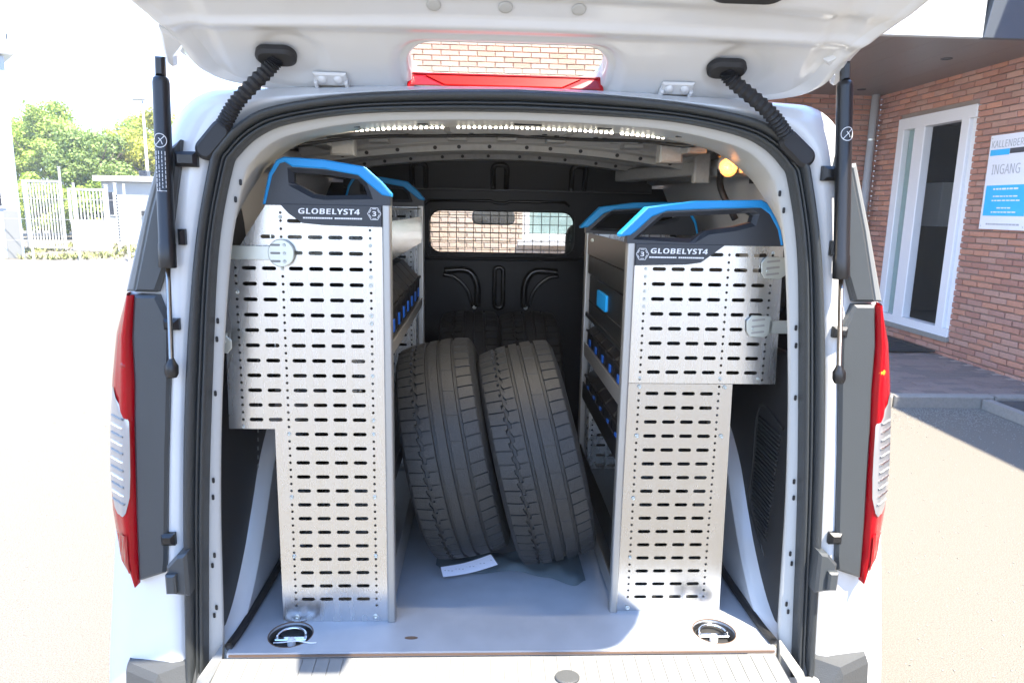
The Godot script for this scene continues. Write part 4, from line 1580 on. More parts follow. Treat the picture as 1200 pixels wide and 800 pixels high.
		for i in path.size():
			var d: Vector3 = (path[mini(i + 1, path.size() - 1)] - path[maxi(i - 1, 0)]).normalized()
			var sd := d.cross(up).normalized()
			var u2 := sd.cross(d)
			var row := PackedVector3Array()
			var rad := 0.0138 + (0.0022 if i % 2 else -0.0016)
			for k in 14:
				row.append(path[i] + (sd * cos(TAU * k / 14) + u2 * sin(TAU * k / 14)) * rad)
			rr.append(row)
		ho.loft(rr, true)
		part(boot, "corrugated_hose", ho, M("hose_rubber"))
		var en := MB.new()
		var ax := (a - e).normalized()
		en.xf = Transform3D(Basis(Vector3(ax.y, -ax.x, 0).normalized(), Vector3(ax.x, ax.y, 0).normalized(), Vector3(0, 0, 1)), Vector3(e.x, e.y, 0.0))
		en.prism(round_rect(0, -0.005, 0.042, 0.088, 0.02, 8), -0.01, 0.024, 0.007)
		part(boot, "hose_end", en, M("hose_rubber"))
	# gas struts
	for s in [-1, 1]:
		var foot := Vector3(s * 0.708, 1.234, 0.03)
		var head: Vector3 = fr * Vector3(s * 0.662, 0.035, 0.03)
		head = Vector3(-0.692, 1.846, 0.02) if s < 0 else Vector3(0.652, 1.872, 0.03)
		var dir := (head - foot).normalized()
		var cy := MB.new()
		cy.smooth(true)
		var mid := foot + dir * 0.215
		var stop := head - dir * 0.030
		cy.xf = turned(mid, dir)
		var l := (stop - mid).length()
		cy.lathe([[0.0, -0.002], [0.0165, -0.002], [0.0172, 0.0], [0.0172, 0.045], [0.0160, 0.047], [0.0160, l - 0.012], [0.0145, l - 0.004], [0.010, l], [0.007, l]], 22)
		var strut := part(van, "gas_strut", cy, M("gas_black"))
		var rd := MB.new()
		rd.smooth(true)
		rd.tube([foot + dir * 0.012, mid], 0.0052, 12)
		part(strut, "rod", rd, M("chrome_dark"))
		var jt := MB.new()
		jt.xf = turned(foot - dir * 0.012, dir)
		jt.smooth(true)
		jt.lathe([[0.0, -0.004], [0.010, -0.002], [0.0135, 0.006], [0.0135, 0.022], [0.009, 0.030], [0.0055, 0.038]], 14)
		part(strut, "ball_joint", jt, M("gas_black"))
		jt = MB.new()
		jt.xf = turned(head - dir * 0.012, dir)
		jt.box(Vector3.ZERO, Vector3(0.018, 0.036, 0.016), 0.004)
		part(strut, "end_fitting", jt, M("gas_black"))
		# white pictogram and fine print on the cylinder
		var lb := MB.new()
		var cc := foot.lerp(head, 0.752 if s < 0 else 0.79)
		lb.xf = turned(cc, dir)
		var ringp := []
		for k in 25:
			var a := TAU * k / 24.0
			ringp.append(wrap_on(0.0165, sin(a) * 0.013, cos(a) * 0.013))
		lb.tube(ringp, 0.0007, 5, false)
		lb.tube([wrap_on(0.0165, -0.009, -0.009), wrap_on(0.0165, 0, 0), wrap_on(0.0165, 0.009, 0.009)], 0.0007, 5)
		lb.tube([wrap_on(0.0165, 0.005, -0.007), wrap_on(0.0165, 0.003, -0.001), wrap_on(0.0165, -0.002, 0.005)], 0.0007, 5)
		if s < 0:
			for col in 4:
				var yy := -0.020
				while yy > -0.092:
					var ln := rng.randf_range(0.003, 0.009)
					lb.tube([wrap_on(0.0162, -0.009 + col * 0.006, yy), wrap_on(0.0162, -0.009 + col * 0.006, yy - ln)], 0.0006, 4)
					yy -= ln + 0.0025
			lb.tube([wrap_on(0.0162, -0.01, -0.096), wrap_on(0.0162, 0.0, -0.096), wrap_on(0.0162, 0.01, -0.096)], 0.0007, 4)
		part(strut, "printed_label", lb, M("print_white"))

func wrap_on(r: float, across: float, up: float) -> Vector3:
	return Vector3(sin(across / r) * r, up, cos(across / r) * r)

func panel_height(p: Vector2) -> float:
	# relief of the pressed inner panel, in metres towards the inner side
	var ax := absf(p.x)
	var h := 0.006
	# soft step beyond the hinge rail, a shallow bead along the roof line, a sunken field beyond
	h += 0.012 * smoothstep(0.112, 0.142, p.y + 0.03 * ax * ax)
	h -= 0.006 * smoothstep(0.146, 0.162, p.y + 0.05 * ax * ax)
	h += 0.007 * smoothstep(0.200, 0.222, p.y + 0.06 * ax * ax)
	h -= 0.022 * smoothstep(0.25, 0.30, p.y) * (1.0 - smoothstep(0.46, 0.58, ax))
	# dished seats of the cable boots and a groove towards the rim
	var d := Vector2(ax - 0.44, p.y - 0.045).length()
	h -= 0.007 * (1.0 - smoothstep(0.045, 0.075, d))
	h -= 0.006 * smoothstep(0.56, 0.59, ax) * (1.0 - smoothstep(0.60, 0.64, ax))
	return h

func ray_out(poly: PackedVector2Array, c: Vector2, d: Vector2) -> Vector2:
	for i in poly.size():
		var hit: Variant = Geometry2D.segment_intersects_segment(c, c + d * 3.0, poly[i], poly[(i + 1) % poly.size()])
		if hit != null:
			return hit
	return c + d * 0.1

# ---------------------------------------------------------------- the racks
func rack_columns(s: int, full: bool, phase: float, pitch: float) -> Array:
	var hw := 0.0118
	var r := 0.0044
	var list := [[0.2915, 0.309, 1, 0, 0, 0], [0.309, 0.3288, pitch / 2, phase, 0.0, 0.0033], [0.3288, 0.3738, pitch, phase, hw, r], [0.3738, 0.4188, pitch, phase, hw, r], [0.4188, 0.4638, pitch, phase, hw, r], [0.4638, 0.5088, pitch, phase, hw, r], [0.5088, 0.524, pitch / 2, phase, 0.0, 0.0033]]
	if full:
		list.append_array([[0.524, 0.5685, pitch, phase, hw, r], [0.5685, 0.613, pitch, phase, hw, r], [0.613, 0.629, pitch / 2, phase, 0.0, 0.0033], [0.629, 0.66, 1, 0, 0, 0]])
	else:
		list.append([0.524, 0.562, 1, 0, 0, 0])
	var out := []
	for c in list:
		out.append([float(c[0]) if s > 0 else -float(c[1]), float(c[1]) if s > 0 else -float(c[0]), float(c[2]), float(c[3]), float(c[4]), float(c[5])])
	return out

func star_rings(outer: PackedVector2Array, inner: PackedVector2Array, c: Vector2) -> Array:
	# both outlines cut along the same rays from c
	var angles := []
	for q in outer:
		angles.append((q - c).angle())
	for q in inner:
		angles.append((q - c).angle())
	for k in 24:
		angles.append(-PI + TAU * (k + 0.5) / 24)
	angles.sort()
	var a := PackedVector2Array()
	var b := PackedVector2Array()
	var last := -9.0
	for t in angles:
		if t - last < 0.004:
			continue
		last = t
		a.append(ray_out(outer, c, Vector2.from_angle(t)))
		b.append(ray_out(inner, c, Vector2.from_angle(t)))
	return [a, b]

func end_cap(rack: Node3D, outer: PackedVector2Array, hole: PackedVector2Array, blue: PackedVector2Array, z: float) -> MeshInstance3D:
	# moulded end piece: a dark frame with a bevelled window and a blue rail along its top
	var c := Vector2.ZERO
	for q in hole:
		c += q
	c /= hole.size()
	var grown := MB.inset(hole if MB.area(hole) > 0 else rev(hole), -0.010)
	var m := MB.new()
	var z0 := z - 0.030
	var z1 := z + 0.006
	var r := star_rings(outer, grown, c)
	var r2 := star_rings(grown, hole, c)
	m.band(r[0], z1, r[1], z1)
	m.band(r2[0], z1, r2[1], z1 - 0.012)
	m.band(r2[1], z1 - 0.012, r2[1], z0)
	m.band(r[0], z0, r[0], z1)
	var r3 := star_rings(outer, hole, c)
	m.band(r3[0], z0, r3[1], z0)
	var cap := part(rack, "end_cap", m, M("cap_plastic"))
	var b := MB.new()
	b.prism(blue, z0 - 0.003, z1 + 0.004, 0.003)
	part(cap, "blue_rail", b, M("blue_plastic"))
	return cap

func rev(p: PackedVector2Array) -> PackedVector2Array:
	var q := p.duplicate()
	q.reverse()
	return q

func badge(rack: Node3D, poly: PackedVector2Array, z: float, tx: float, ty: float, hx: float, hy: float) -> void:
	var m := MB.new()
	m.prism(poly, z - 0.004, z + 0.004, 0.0012)
	var b := part(rack, "badge", m, M("cap_plastic"))
	var f := z + 0.0042
	letter(b, "lettering", "GLOBELYST4", Vector2(0.135, 0.0125), Transform3D(Basis(Vector3(1, 0, 0), Vector3(0.10, 1, 0), Vector3(0, 0, 1)), Vector3(tx, ty, f)), M("print_white"), true)
	# small second line, too fine to read, as a row of short strokes
	var l := MB.new()
	var x := tx + (0.010 if hx > tx and tx < 0 else -0.003)
	var e := x + 0.128
	var k := 0
	while x < e:
		var w := 0.0042 if k % 3 else 0.0055
		if k != 14:
			l.box(Vector3(x + w / 2, ty - 0.0085, f), Vector3(w - 0.0009, 0.0034, 0.0006))
		x += w
		k += 1
	part(b, "small_print", l, M("print_white"))
	# hexagon emblem with a 3
	var hex := PackedVector2Array()
	var hex2 := PackedVector2Array()
	for i in 6:
		hex.append(Vector2(hx, hy) + Vector2.from_angle(TAU * i / 6.0) * 0.0155)
		hex2.append(Vector2(hx, hy) + Vector2.from_angle(TAU * i / 6.0) * 0.0142)
	var h := MB.new()
	h.band(hex, f + 0.0003, hex2, f + 0.0003)
	for i in 6:
		# inner arms of the nut-like outline
		var p := Vector2(hx, hy) + Vector2.from_angle(TAU * (i + 0.5) / 6.0) * 0.0105
		h.xf = Transform3D(Basis(Vector3(0, 0, 1), TAU * (i + 0.5) / 6.0 + PI / 2), Vector3(p.x, p.y, f))
		h.box(Vector3.ZERO, Vector3(0.0085, 0.0011, 0.0006))
		h.xf = Transform3D.IDENTITY
	part(b, "emblem", h, M("print_white"))
	letter(b, "lettering", "3", Vector2(0.0085, 0.0105), Transform3D(Basis.IDENTITY, Vector3(hx - 0.0043, hy - 0.0052, f)), M("print_white"), true)

func post(rack: Node3D, s: int, z: float, y1: float, wide := 0.020) -> void:
	# rounded corner profile at the aisle side
	var m := MB.new()
	m.xf = Transform3D(Basis(Vector3(1, 0, 0), Vector3(0, 0, -1), Vector3(0, 1, 0)), Vector3(s * (0.272 + wide / 2), 0.56, z))
	m.prism(round_rect(0, 0.008, wide, 0.030, 0.006, 4), 0.0, y1 - 0.56)
	part(rack, "post", m, M("alu_post"))

func screw(rack: Node3D, x: float, y: float, z: float, r := 0.0042) -> void:
	var m := MB.new()
	m.smooth(true)
	m.xf = turned(Vector3(x, y, z), Vector3(0, 0, 1))
	m.lathe([[0.0, 0.0022], [r * 0.45, 0.0022], [r * 0.5, 0.003], [r * 0.85, 0.0024], [r, 0.0]], 12)
	part(rack, "screw", m, M("zinc"))

func tray(rack: Node3D, called: String, s: int, y: float, lip: float, z0: float, z1: float, m: Material, tilt := 0.0) -> void:
	var t := MB.new()
	t.box(Vector3(s * 0.412, y + tilt / 2, (z0 + z1) / 2), Vector3(0.268, 0.003, z0 - z1 - 0.034))
	t.xf = turned(Vector3(s * 0.279, y + lip / 2, (z0 + z1) / 2), Vector3(s * -tilt, 1, 0))
	t.box(Vector3.ZERO, Vector3(0.004, lip, z0 - z1 - 0.034), 0.001)
	t.xf = Transform3D.IDENTITY
	t.box(Vector3(s * 0.545, y + 0.03, (z0 + z1) / 2), Vector3(0.003, 0.06, z0 - z1 - 0.034))
	part(rack, called, t, m)

func make_left_rack() -> void:
	var z := -0.129
	var zr := -1.06
	var k := thing("shelving_rack", "taller aluminium shelving rack left of the tyres with a blue-topped end cap", "shelving rack", Vector3(-0.41, 0.559, -0.6), "van racks on either side of the load floor")
	var outline := pv([-0.2915, 0.5595, -0.2915, 1.578, -0.546, 1.578, -0.647, 1.426, -0.655, 1.058, -0.549, 1.058, -0.549, 0.5595])
	var p := MB.new()
	p.sheet(outline, rack_columns(-1, true, 1.364, 0.0354), 0.598, 1.6, z - 0.002, z)
	p.prism(pv([-0.2915, 0.5595, -0.549, 0.5595, -0.549, 0.598, -0.2915, 0.598]), z - 0.002, z)
	part(k, "perforated_end_panel", p, M("alu"))
	post(k, -1, z, 1.578)
	var rear := MB.new()
	rear.sheet(pv([-0.2915, 0.5595, -0.2915, 1.578, -0.546, 1.578, -0.549, 0.5595]), rack_columns(-1, false, 1.364, 0.0354), 0.5595, 1.6, zr - 0.002, zr)
	part(k, "perforated_end_panel", rear, M("alu"))
	post(k, -1, zr, 1.578, 0.024)
	# side strip with bolt holes just ahead of the rear post
	var strip := MB.new()
	strip.box(Vector3(-0.300, 1.07, zr + 0.03), Vector3(0.004, 1.0, 0.045))
	var sp := part(k, "side_strip", strip, M("alu"))
	for i in 26:
		part(sp, "hole", box_of(Vector3(-0.2975, 0.60 + i * 0.036, zr + 0.032), Vector3(0.002, 0.007, 0.007), 0.0), M("hose_rubber"))
	var outer := pv([-0.551, 1.575, -0.534, 1.641, -0.517, 1.669, -0.501, 1.677, -0.416, 1.673, -0.33, 1.66, -0.294, 1.628, -0.272, 1.603, -0.272, 1.578, -0.30, 1.575])
	var hole := pv([-0.485, 1.646, -0.417, 1.643, -0.347, 1.635, -0.331, 1.620, -0.324, 1.601, -0.418, 1.598, -0.440, 1.601, -0.484, 1.624])
	var blue := pv([-0.552, 1.577, -0.536, 1.642, -0.518, 1.672, -0.501, 1.679, -0.416, 1.675, -0.33, 1.662, -0.293, 1.630, -0.2705, 1.605, -0.2705, 1.598, -0.290, 1.601, -0.306, 1.614, -0.342, 1.643, -0.416, 1.655, -0.484, 1.658, -0.500, 1.668, -0.511, 1.665, -0.529, 1.638, -0.546, 1.577])
	end_cap(k, outer, hole, blue, z)
	end_cap(k, outer, hole, blue, zr)
	badge(k, pv([-0.515, 1.578, -0.2915, 1.578, -0.2915, 1.531, -0.418, 1.533, -0.467, 1.537, -0.496, 1.557]), z + 0.0045, -0.475, 1.557, -0.3075, 1.560)
	for q in [[-0.319, 1.489, 0.0042], [-0.319, 1.418, 0.0042], [-0.319, 1.399, 0.005], [-0.319, 1.329, 0.005], [-0.319, 1.311, 0.005], [-0.319, 1.187, 0.0045], [-0.319, 1.08, 0.0045], [-0.319, 1.046, 0.0045], [-0.5164, 1.046, 0.0045], [-0.619, 1.38, 0.0045], [-0.621, 1.063, 0.004], [-0.5164, 1.435, 0.0042], [-0.5164, 0.888, 0.005], [-0.319, 0.888, 0.005], [-0.5164, 0.735, 0.005], [-0.319, 0.735, 0.005], [-0.515, 0.573, 0.0065], [-0.322, 0.573, 0.0065], [-0.5164, 1.549, 0.0042]]:
		screw(k, q[0], q[1], z + 0.0003, q[2])
	# trays: glossy flap on top, slim lips below
	tray(k, "top_tray", -1, 1.455, 0.088, z, zr, M("alu_tray"))
	tray(k, "tray", -1, 1.228, 0.030, z, zr, M("alu_post"), 0.02)
	tray(k, "tray", -1, 0.905, 0.045, z, zr, M("bin_plastic"))
	tray(k, "tray", -1, 0.60, 0.10, z, zr, M("alu_post"))
	part(k, "rear_upper_board", box_of(Vector3(-0.41, 1.57, (z + zr) / 2), Vector3(0.26, 0.004, 0.86)), M("cap_plastic"))
	# stay with a round plate towards the body, and small zinc plates
	var st := MB.new()
	st.box(Vector3(-0.583, 1.470, z + 0.010), Vector3(0.132, 0.031, 0.004), 0.001)
	var stay := part(k, "wall_stay", st, M("zinc"))
	var pl := MB.new()
	pl.prism(ellipse(-0.515, 1.470, 0.029, 0.031, 28), z + 0.006, z + 0.0135, 0.0015)
	part(stay, "round_plate", pl, M("zinc"))
	for y in [1.452, 1.470, 1.488]:
		var sl := MB.new()
		sl.prism(round_rect(-0.527, y, 0.022, 0.005, 0.0024, 4), z + 0.0136, z + 0.0141)
		part(stay, "slot", sl, M("strip_grey"))
		screw(stay, -0.507, y, z + 0.0137, 0.0038)
	for y in [1.472, 1.268]:
		var pa := MB.new()
		pa.prism(pv([-0.655, y - 0.016, -0.632, y - 0.020, -0.622, y - 0.008, -0.622, y + 0.010, -0.634, y + 0.020, -0.655, y + 0.018]), -0.085, -0.080, 0.001)
		pa.box(Vector3(-0.652, y, -0.060), Vector3(0.003, 0.03, 0.045))
		var plate := part(k, "fixing_plate", pa, M("zinc"))
		screw(plate, -0.644, y - 0.008, -0.079, 0.004)
		screw(plate, -0.636, y + 0.008, -0.079, 0.004)
	var zp := MB.new()
	zp.box(Vector3(-0.655, 1.268, z + 0.008), Vector3(0.022, 0.038, 0.004), 0.001)
	part(k, "fixing_plate", zp, M("zinc"))

func make_right_rack() -> void:
	var z := -0.166
	var zr := -0.83
	var k := thing("shelving_rack", "lower aluminium shelving rack right of the tyres with two blue-railed end caps", "shelving rack", Vector3(0.41, 0.559, -0.5), "van racks on either side of the load floor")
	var p := MB.new()
	p.sheet(pv([0.2915, 1.167, 0.655, 1.167, 0.645, 1.503, 0.2915, 1.503]), rack_columns(1, true, 1.444, 0.0356), 1.167, 1.51, z - 0.002, z)
	part(k, "upper_perforated_panel", p, M("alu"))
	var q := MB.new()
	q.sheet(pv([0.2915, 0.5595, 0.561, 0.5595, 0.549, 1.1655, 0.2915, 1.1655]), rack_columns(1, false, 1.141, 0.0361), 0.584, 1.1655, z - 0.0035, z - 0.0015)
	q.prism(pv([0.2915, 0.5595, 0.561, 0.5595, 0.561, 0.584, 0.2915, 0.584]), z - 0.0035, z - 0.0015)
	part(k, "lower_perforated_panel", q, M("alu_dim_reflection"))
	post(k, 1, z, 1.503)
	var rear := MB.new()
	rear.sheet(pv([0.2915, 0.5595, 0.549, 0.5595, 0.549, 1.503, 0.2915, 1.503]), rack_columns(1, false, 1.141, 0.0361), 0.5595, 1.503, zr - 0.002, zr)
	part(k, "perforated_end_panel", rear, M("alu"))
	post(k, 1, zr, 1.503, 0.024)
	var strip := MB.new()
	strip.box(Vector3(0.300, 1.03, zr + 0.03), Vector3(0.004, 0.93, 0.045))
	var sp := part(k, "side_strip", strip, M("alu"))
	for i in 24:
		part(sp, "hole", box_of(Vector3(0.2975, 0.60 + i * 0.036, zr + 0.032), Vector3(0.002, 0.007, 0.007), 0.0), M("hose_rubber"))
	var outer := pv([0.640, 1.502, 0.630, 1.545, 0.606, 1.585, 0.592, 1.600, 0.579, 1.606, 0.427, 1.601, 0.315, 1.585, 0.2705, 1.530, 0.2705, 1.503, 0.30, 1.500])
	var hole := pv([0.354, 1.564, 0.43, 1.569, 0.555, 1.577, 0.567, 1.571, 0.564, 1.556, 0.523, 1.545, 0.459, 1.536, 0.427, 1.516, 0.300, 1.518])
	var blue := pv([0.641, 1.505, 0.632, 1.546, 0.608, 1.587, 0.594, 1.602, 0.579, 1.608, 0.427, 1.603, 0.314, 1.587, 0.252, 1.524, 0.253, 1.518, 0.277, 1.522, 0.288, 1.530, 0.325, 1.565, 0.36, 1.579, 0.43, 1.584, 0.565, 1.590, 0.581, 1.590, 0.602, 1.576, 0.625, 1.540, 0.635, 1.505])
	end_cap(k, outer, hole, blue, z)
	end_cap(k, outer, hole, blue, zr)
	badge(k, pv([0.2915, 1.503, 0.503, 1.503, 0.447, 1.461, 0.413, 1.456, 0.2915, 1.452]), z + 0.0045, 0.326, 1.4805, 0.307, 1.479)
	for c in [[0.319, 1.444, 0.0036], [0.319, 1.426, 0.0036], [0.319, 1.391, 0.0036], [0.319, 1.372, 0.0036], [0.319, 1.354, 0.0036], [0.5164, 1.180, 0.0042], [0.319, 1.180, 0.0036], [0.621, 1.486, 0.0042], [0.621, 1.464, 0.0045], [0.610, 1.180, 0.004], [0.319, 1.158, 0.005], [0.53, 1.158, 0.005], [0.319, 1.033, 0.0055], [0.53, 1.033, 0.0055], [0.319, 0.87, 0.005], [0.319, 0.71, 0.004], [0.319, 0.57, 0.006]]:
		screw(k, c[0], c[1], z + 0.0003, c[2])
	tray(k, "upper_board", 1, 1.437, 0.066, z, zr, M("case_plastic"))
	tray(k, "tray", 1, 1.235, 0.012, z, zr, M("case_plastic"))
	tray(k, "tray", 1, 1.10, 0.045, z, zr, M("alu_post"), 0.03)
	tray(k, "tray", 1, 0.955, 0.055, z, zr, M("bin_plastic"))
	tray(k, "tray", 1, 0.70, 0.09, z, zr, M("case_plastic"))
	tray(k, "tray", 1, 0.585, 0.05, z, zr, M("alu_post"))
	screw(k, 0.2735, 1.485, -0.70, 0.006)
	# drawer front below the top board
	part(k, "drawer_front", box_of(Vector3(0.283, 1.405, (z + zr) / 2), Vector3(0.010, 0.056, 0.60), 0.003), M("case_plastic"))
	# zinc fixing plates towards the body
	for g in [[0.620, 1.452], [0.596, 1.312]]:
		var pl := MB.new()
		pl.prism(pv([g[0] - 0.028, g[1] + 0.012, g[0] - 0.016, g[1] + 0.026, g[0] + 0.030, g[1] + 0.024, g[0] + 0.036, g[1] + 0.008, g[0] + 0.034, g[1] - 0.016, g[0] + 0.018, g[1] - 0.028, g[0] - 0.018, g[1] - 0.026, g[0] - 0.026, g[1] - 0.014]), z + 0.004, z + 0.009, 0.0012)
		var plate := part(k, "fixing_plate", pl, M("zinc"))
		for i in 3:
			var sl := MB.new()
			sl.xf = Transform3D(Basis(Vector3(0, 0, 1), 0.12), Vector3(g[0], g[1] - 0.015 + i * 0.015, z + 0.0092))
			sl.prism(round_rect(0, 0, 0.032, 0.005, 0.0024, 4), 0.0, 0.0004)
			part(plate, "slot", sl, M("alu_post"))
		screw(plate, g[0] - 0.012, g[1] - 0.008, z + 0.009, 0.004)
	part(k, "wall_stay", box_of(Vector3(0.655, 1.310, z + 0.007), Vector3(0.064, 0.032, 0.004), 0.001), M("zinc"))

func make_bin(label: String, group: String, at: Vector3, s: int, w: float, h: float) -> Node3D:
	var b := thing("storage_bin", label, "storage bin", at, group)
	var m := MB.new()
	# side profile, open towards the aisle over a low lip
	m.xf = Transform3D(Basis(Vector3(s, 0, 0), Vector3(0, 1, 0), Vector3(0, 0, 1)), at)
	m.prism(pv([0.0, 0.006, 0.008, 0.0, 0.22, 0.0, 0.22, h, 0.055, h, 0.046, h * 0.93, 0.004, h * 0.58, -0.004, h * 0.60, -0.006, h * 0.55, 0.0, h * 0.50]), -w / 2, w / 2, 0.004)
	part(b, "bin_body", m, M("bin_plastic"))
	var l := MB.new()
	l.box(at + Vector3(s * -0.002, h * 0.22, w * 0.1), Vector3(0.004, h * 0.22, w * 0.20), 0.001)
	part(b, "label_clip", l, M("label_blue"))
	return b

func make_rack_contents() -> void:
	var nth := ["nearest", "second", "third", "fourth", "fifth", "sixth", "seventh", "eighth"]
	for i in 7:
		make_bin("%s black bin from the tailgate on the left rack's middle tray" % nth[i], "black bins on the left rack", Vector3(-0.282, 1.262, -0.235 - i * 0.115), -1, 0.109, 0.135)
	for i in 5:
		make_bin("%s black bin from the tailgate on the right rack's upper tray, below the case" % nth[i], "black bins on the right rack", Vector3(0.282, 1.140, -0.245 - i * 0.12), 1, 0.114, 0.092)
		make_bin("%s black bin from the tailgate on the right rack's lower tray, under the slim lip" % nth[i], "black bins on the right rack", Vector3(0.282, 0.985, -0.245 - i * 0.12), 1, 0.114, 0.10)
	var c := thing("tool_case", "black tool case with a blue latch on the right rack under the drawer", "tool case", Vector3(0.41, 1.239, -0.5))
	var m := MB.new()
	m.box(Vector3(0.41, 1.305, -0.5), Vector3(0.255, 0.128, 0.58), 0.012)
	var body := part(c, "case_body", m, M("case_plastic"))
	part(c, "blue_latch", box_of(Vector3(0.281, 1.322, -0.515), Vector3(0.010, 0.045, 0.15), 0.003), M("blue_plastic"))
	part(body, "lid_seam", box_of(Vector3(0.2825, 1.289, -0.5), Vector3(0.002, 0.004, 0.56)), M("hose_rubber"))

func tyre_mesh(r: float, w: float, pitches: int, detailed: bool) -> ArrayMesh:
	# about the local y axis; blocks and grooves are cut into the tread
	var k := w / 0.205
	var prof := []   # height along the axle, radius, region
	prof.append([-0.072 * k, r - 0.115, 0])
	prof.append([-0.088 * k, r - 0.112, 0])
	prof.append([-0.100 * k, r - 0.085, 0])
	prof.append([-0.1035 * k, r - 0.055, 0])
	prof.append([-0.1005 * k, r - 0.030, 0])
	prof.append([-0.0935 * k, r - 0.014, 0])
	var edges := [-0.090, -0.086, -0.070, -0.0565, -0.055, -0.047, -0.0455, -0.030, -0.0205, -0.019, -0.0125, -0.011, 0.0, 0.010, 0.0115, 0.0180, 0.0195, 0.032, 0.0465, 0.048, 0.0545, 0.056, 0.070, 0.086, 0.090]
	for y in edges:
		var groove: bool = (y > -0.0555 and y < -0.0465) or (y > -0.0195 and y < -0.012) or (y > 0.0112 and y < 0.0182) or (y > 0.0475 and y < 0.055)
		var crown: float = 0.010 * pow(absf(y) / 0.09, 2.6)
		prof.append([y * k, r - crown - (0.0075 if groove else 0.0), 2 if y < -0.056 else 3 if y > 0.0555 else 4 if y > -0.046 and y < -0.02 and not groove else 5 if not groove else 1])
	prof.append([0.0935 * k, r - 0.014, 0])
	prof.append([0.1005 * k, r - 0.030, 0])
	prof.append([0.1035 * k, r - 0.055, 0])
	prof.append([0.100 * k, r - 0.085, 0])
	prof.append([0.088 * k, r - 0.112, 0])
	prof.append([0.072 * k, r - 0.115, 0])
	prof.append([0.080 * k, r - 0.06, 0])
	prof.append([0.06 * k, r - 0.016, 0])
	prof.append([-0.06 * k, r - 0.016, 0])
	prof.append([-0.080 * k, r - 0.06, 0])
	prof.append([-0.072 * k, r - 0.115, 0])
	var fr := [0.0, 0.03, 0.095, 0.125, 0.42, 0.45, 0.72] if detailed else [0.0, 0.5]
	var m := MB.new()
	var rows := []
	for p in prof:
		rows.append(PackedVector3Array())
	for j in pitches:
		for f in fr:
			for i in prof.size():
				var y: float = prof[i][0]
				var rad: float = prof[i][1]
				var a: float = TAU * (j + f) / pitches
				if detailed:
					var deep: bool = f > 0.02 and f < 0.1
					match int(prof[i][2]):
						2:
							rad -= 0.0042 if deep else 0.0
							a += 0.10 * (y + 0.056) * 6.0
						3:
							rad -= 0.0038 if deep else 0.0
							a -= 0.06 * (y - 0.055) * 6.0
						4:
							rad -= 0.0035 if deep and y < -0.028 * k else 0.0
						5:
							rad -= 0.0010 if deep and j % 2 == 0 and absf(y) > 0.018 * k else 0.0
							a += 0.10 * y * 6.0
					if i >= 9 and i <= 12:
						y += 0.0032 if f < 0.425 else -0.0022
				rows[i].append(Vector3(cos(a) * rad, y, -sin(a) * rad))
	m.loft(rows, true)
	return m.mesh()

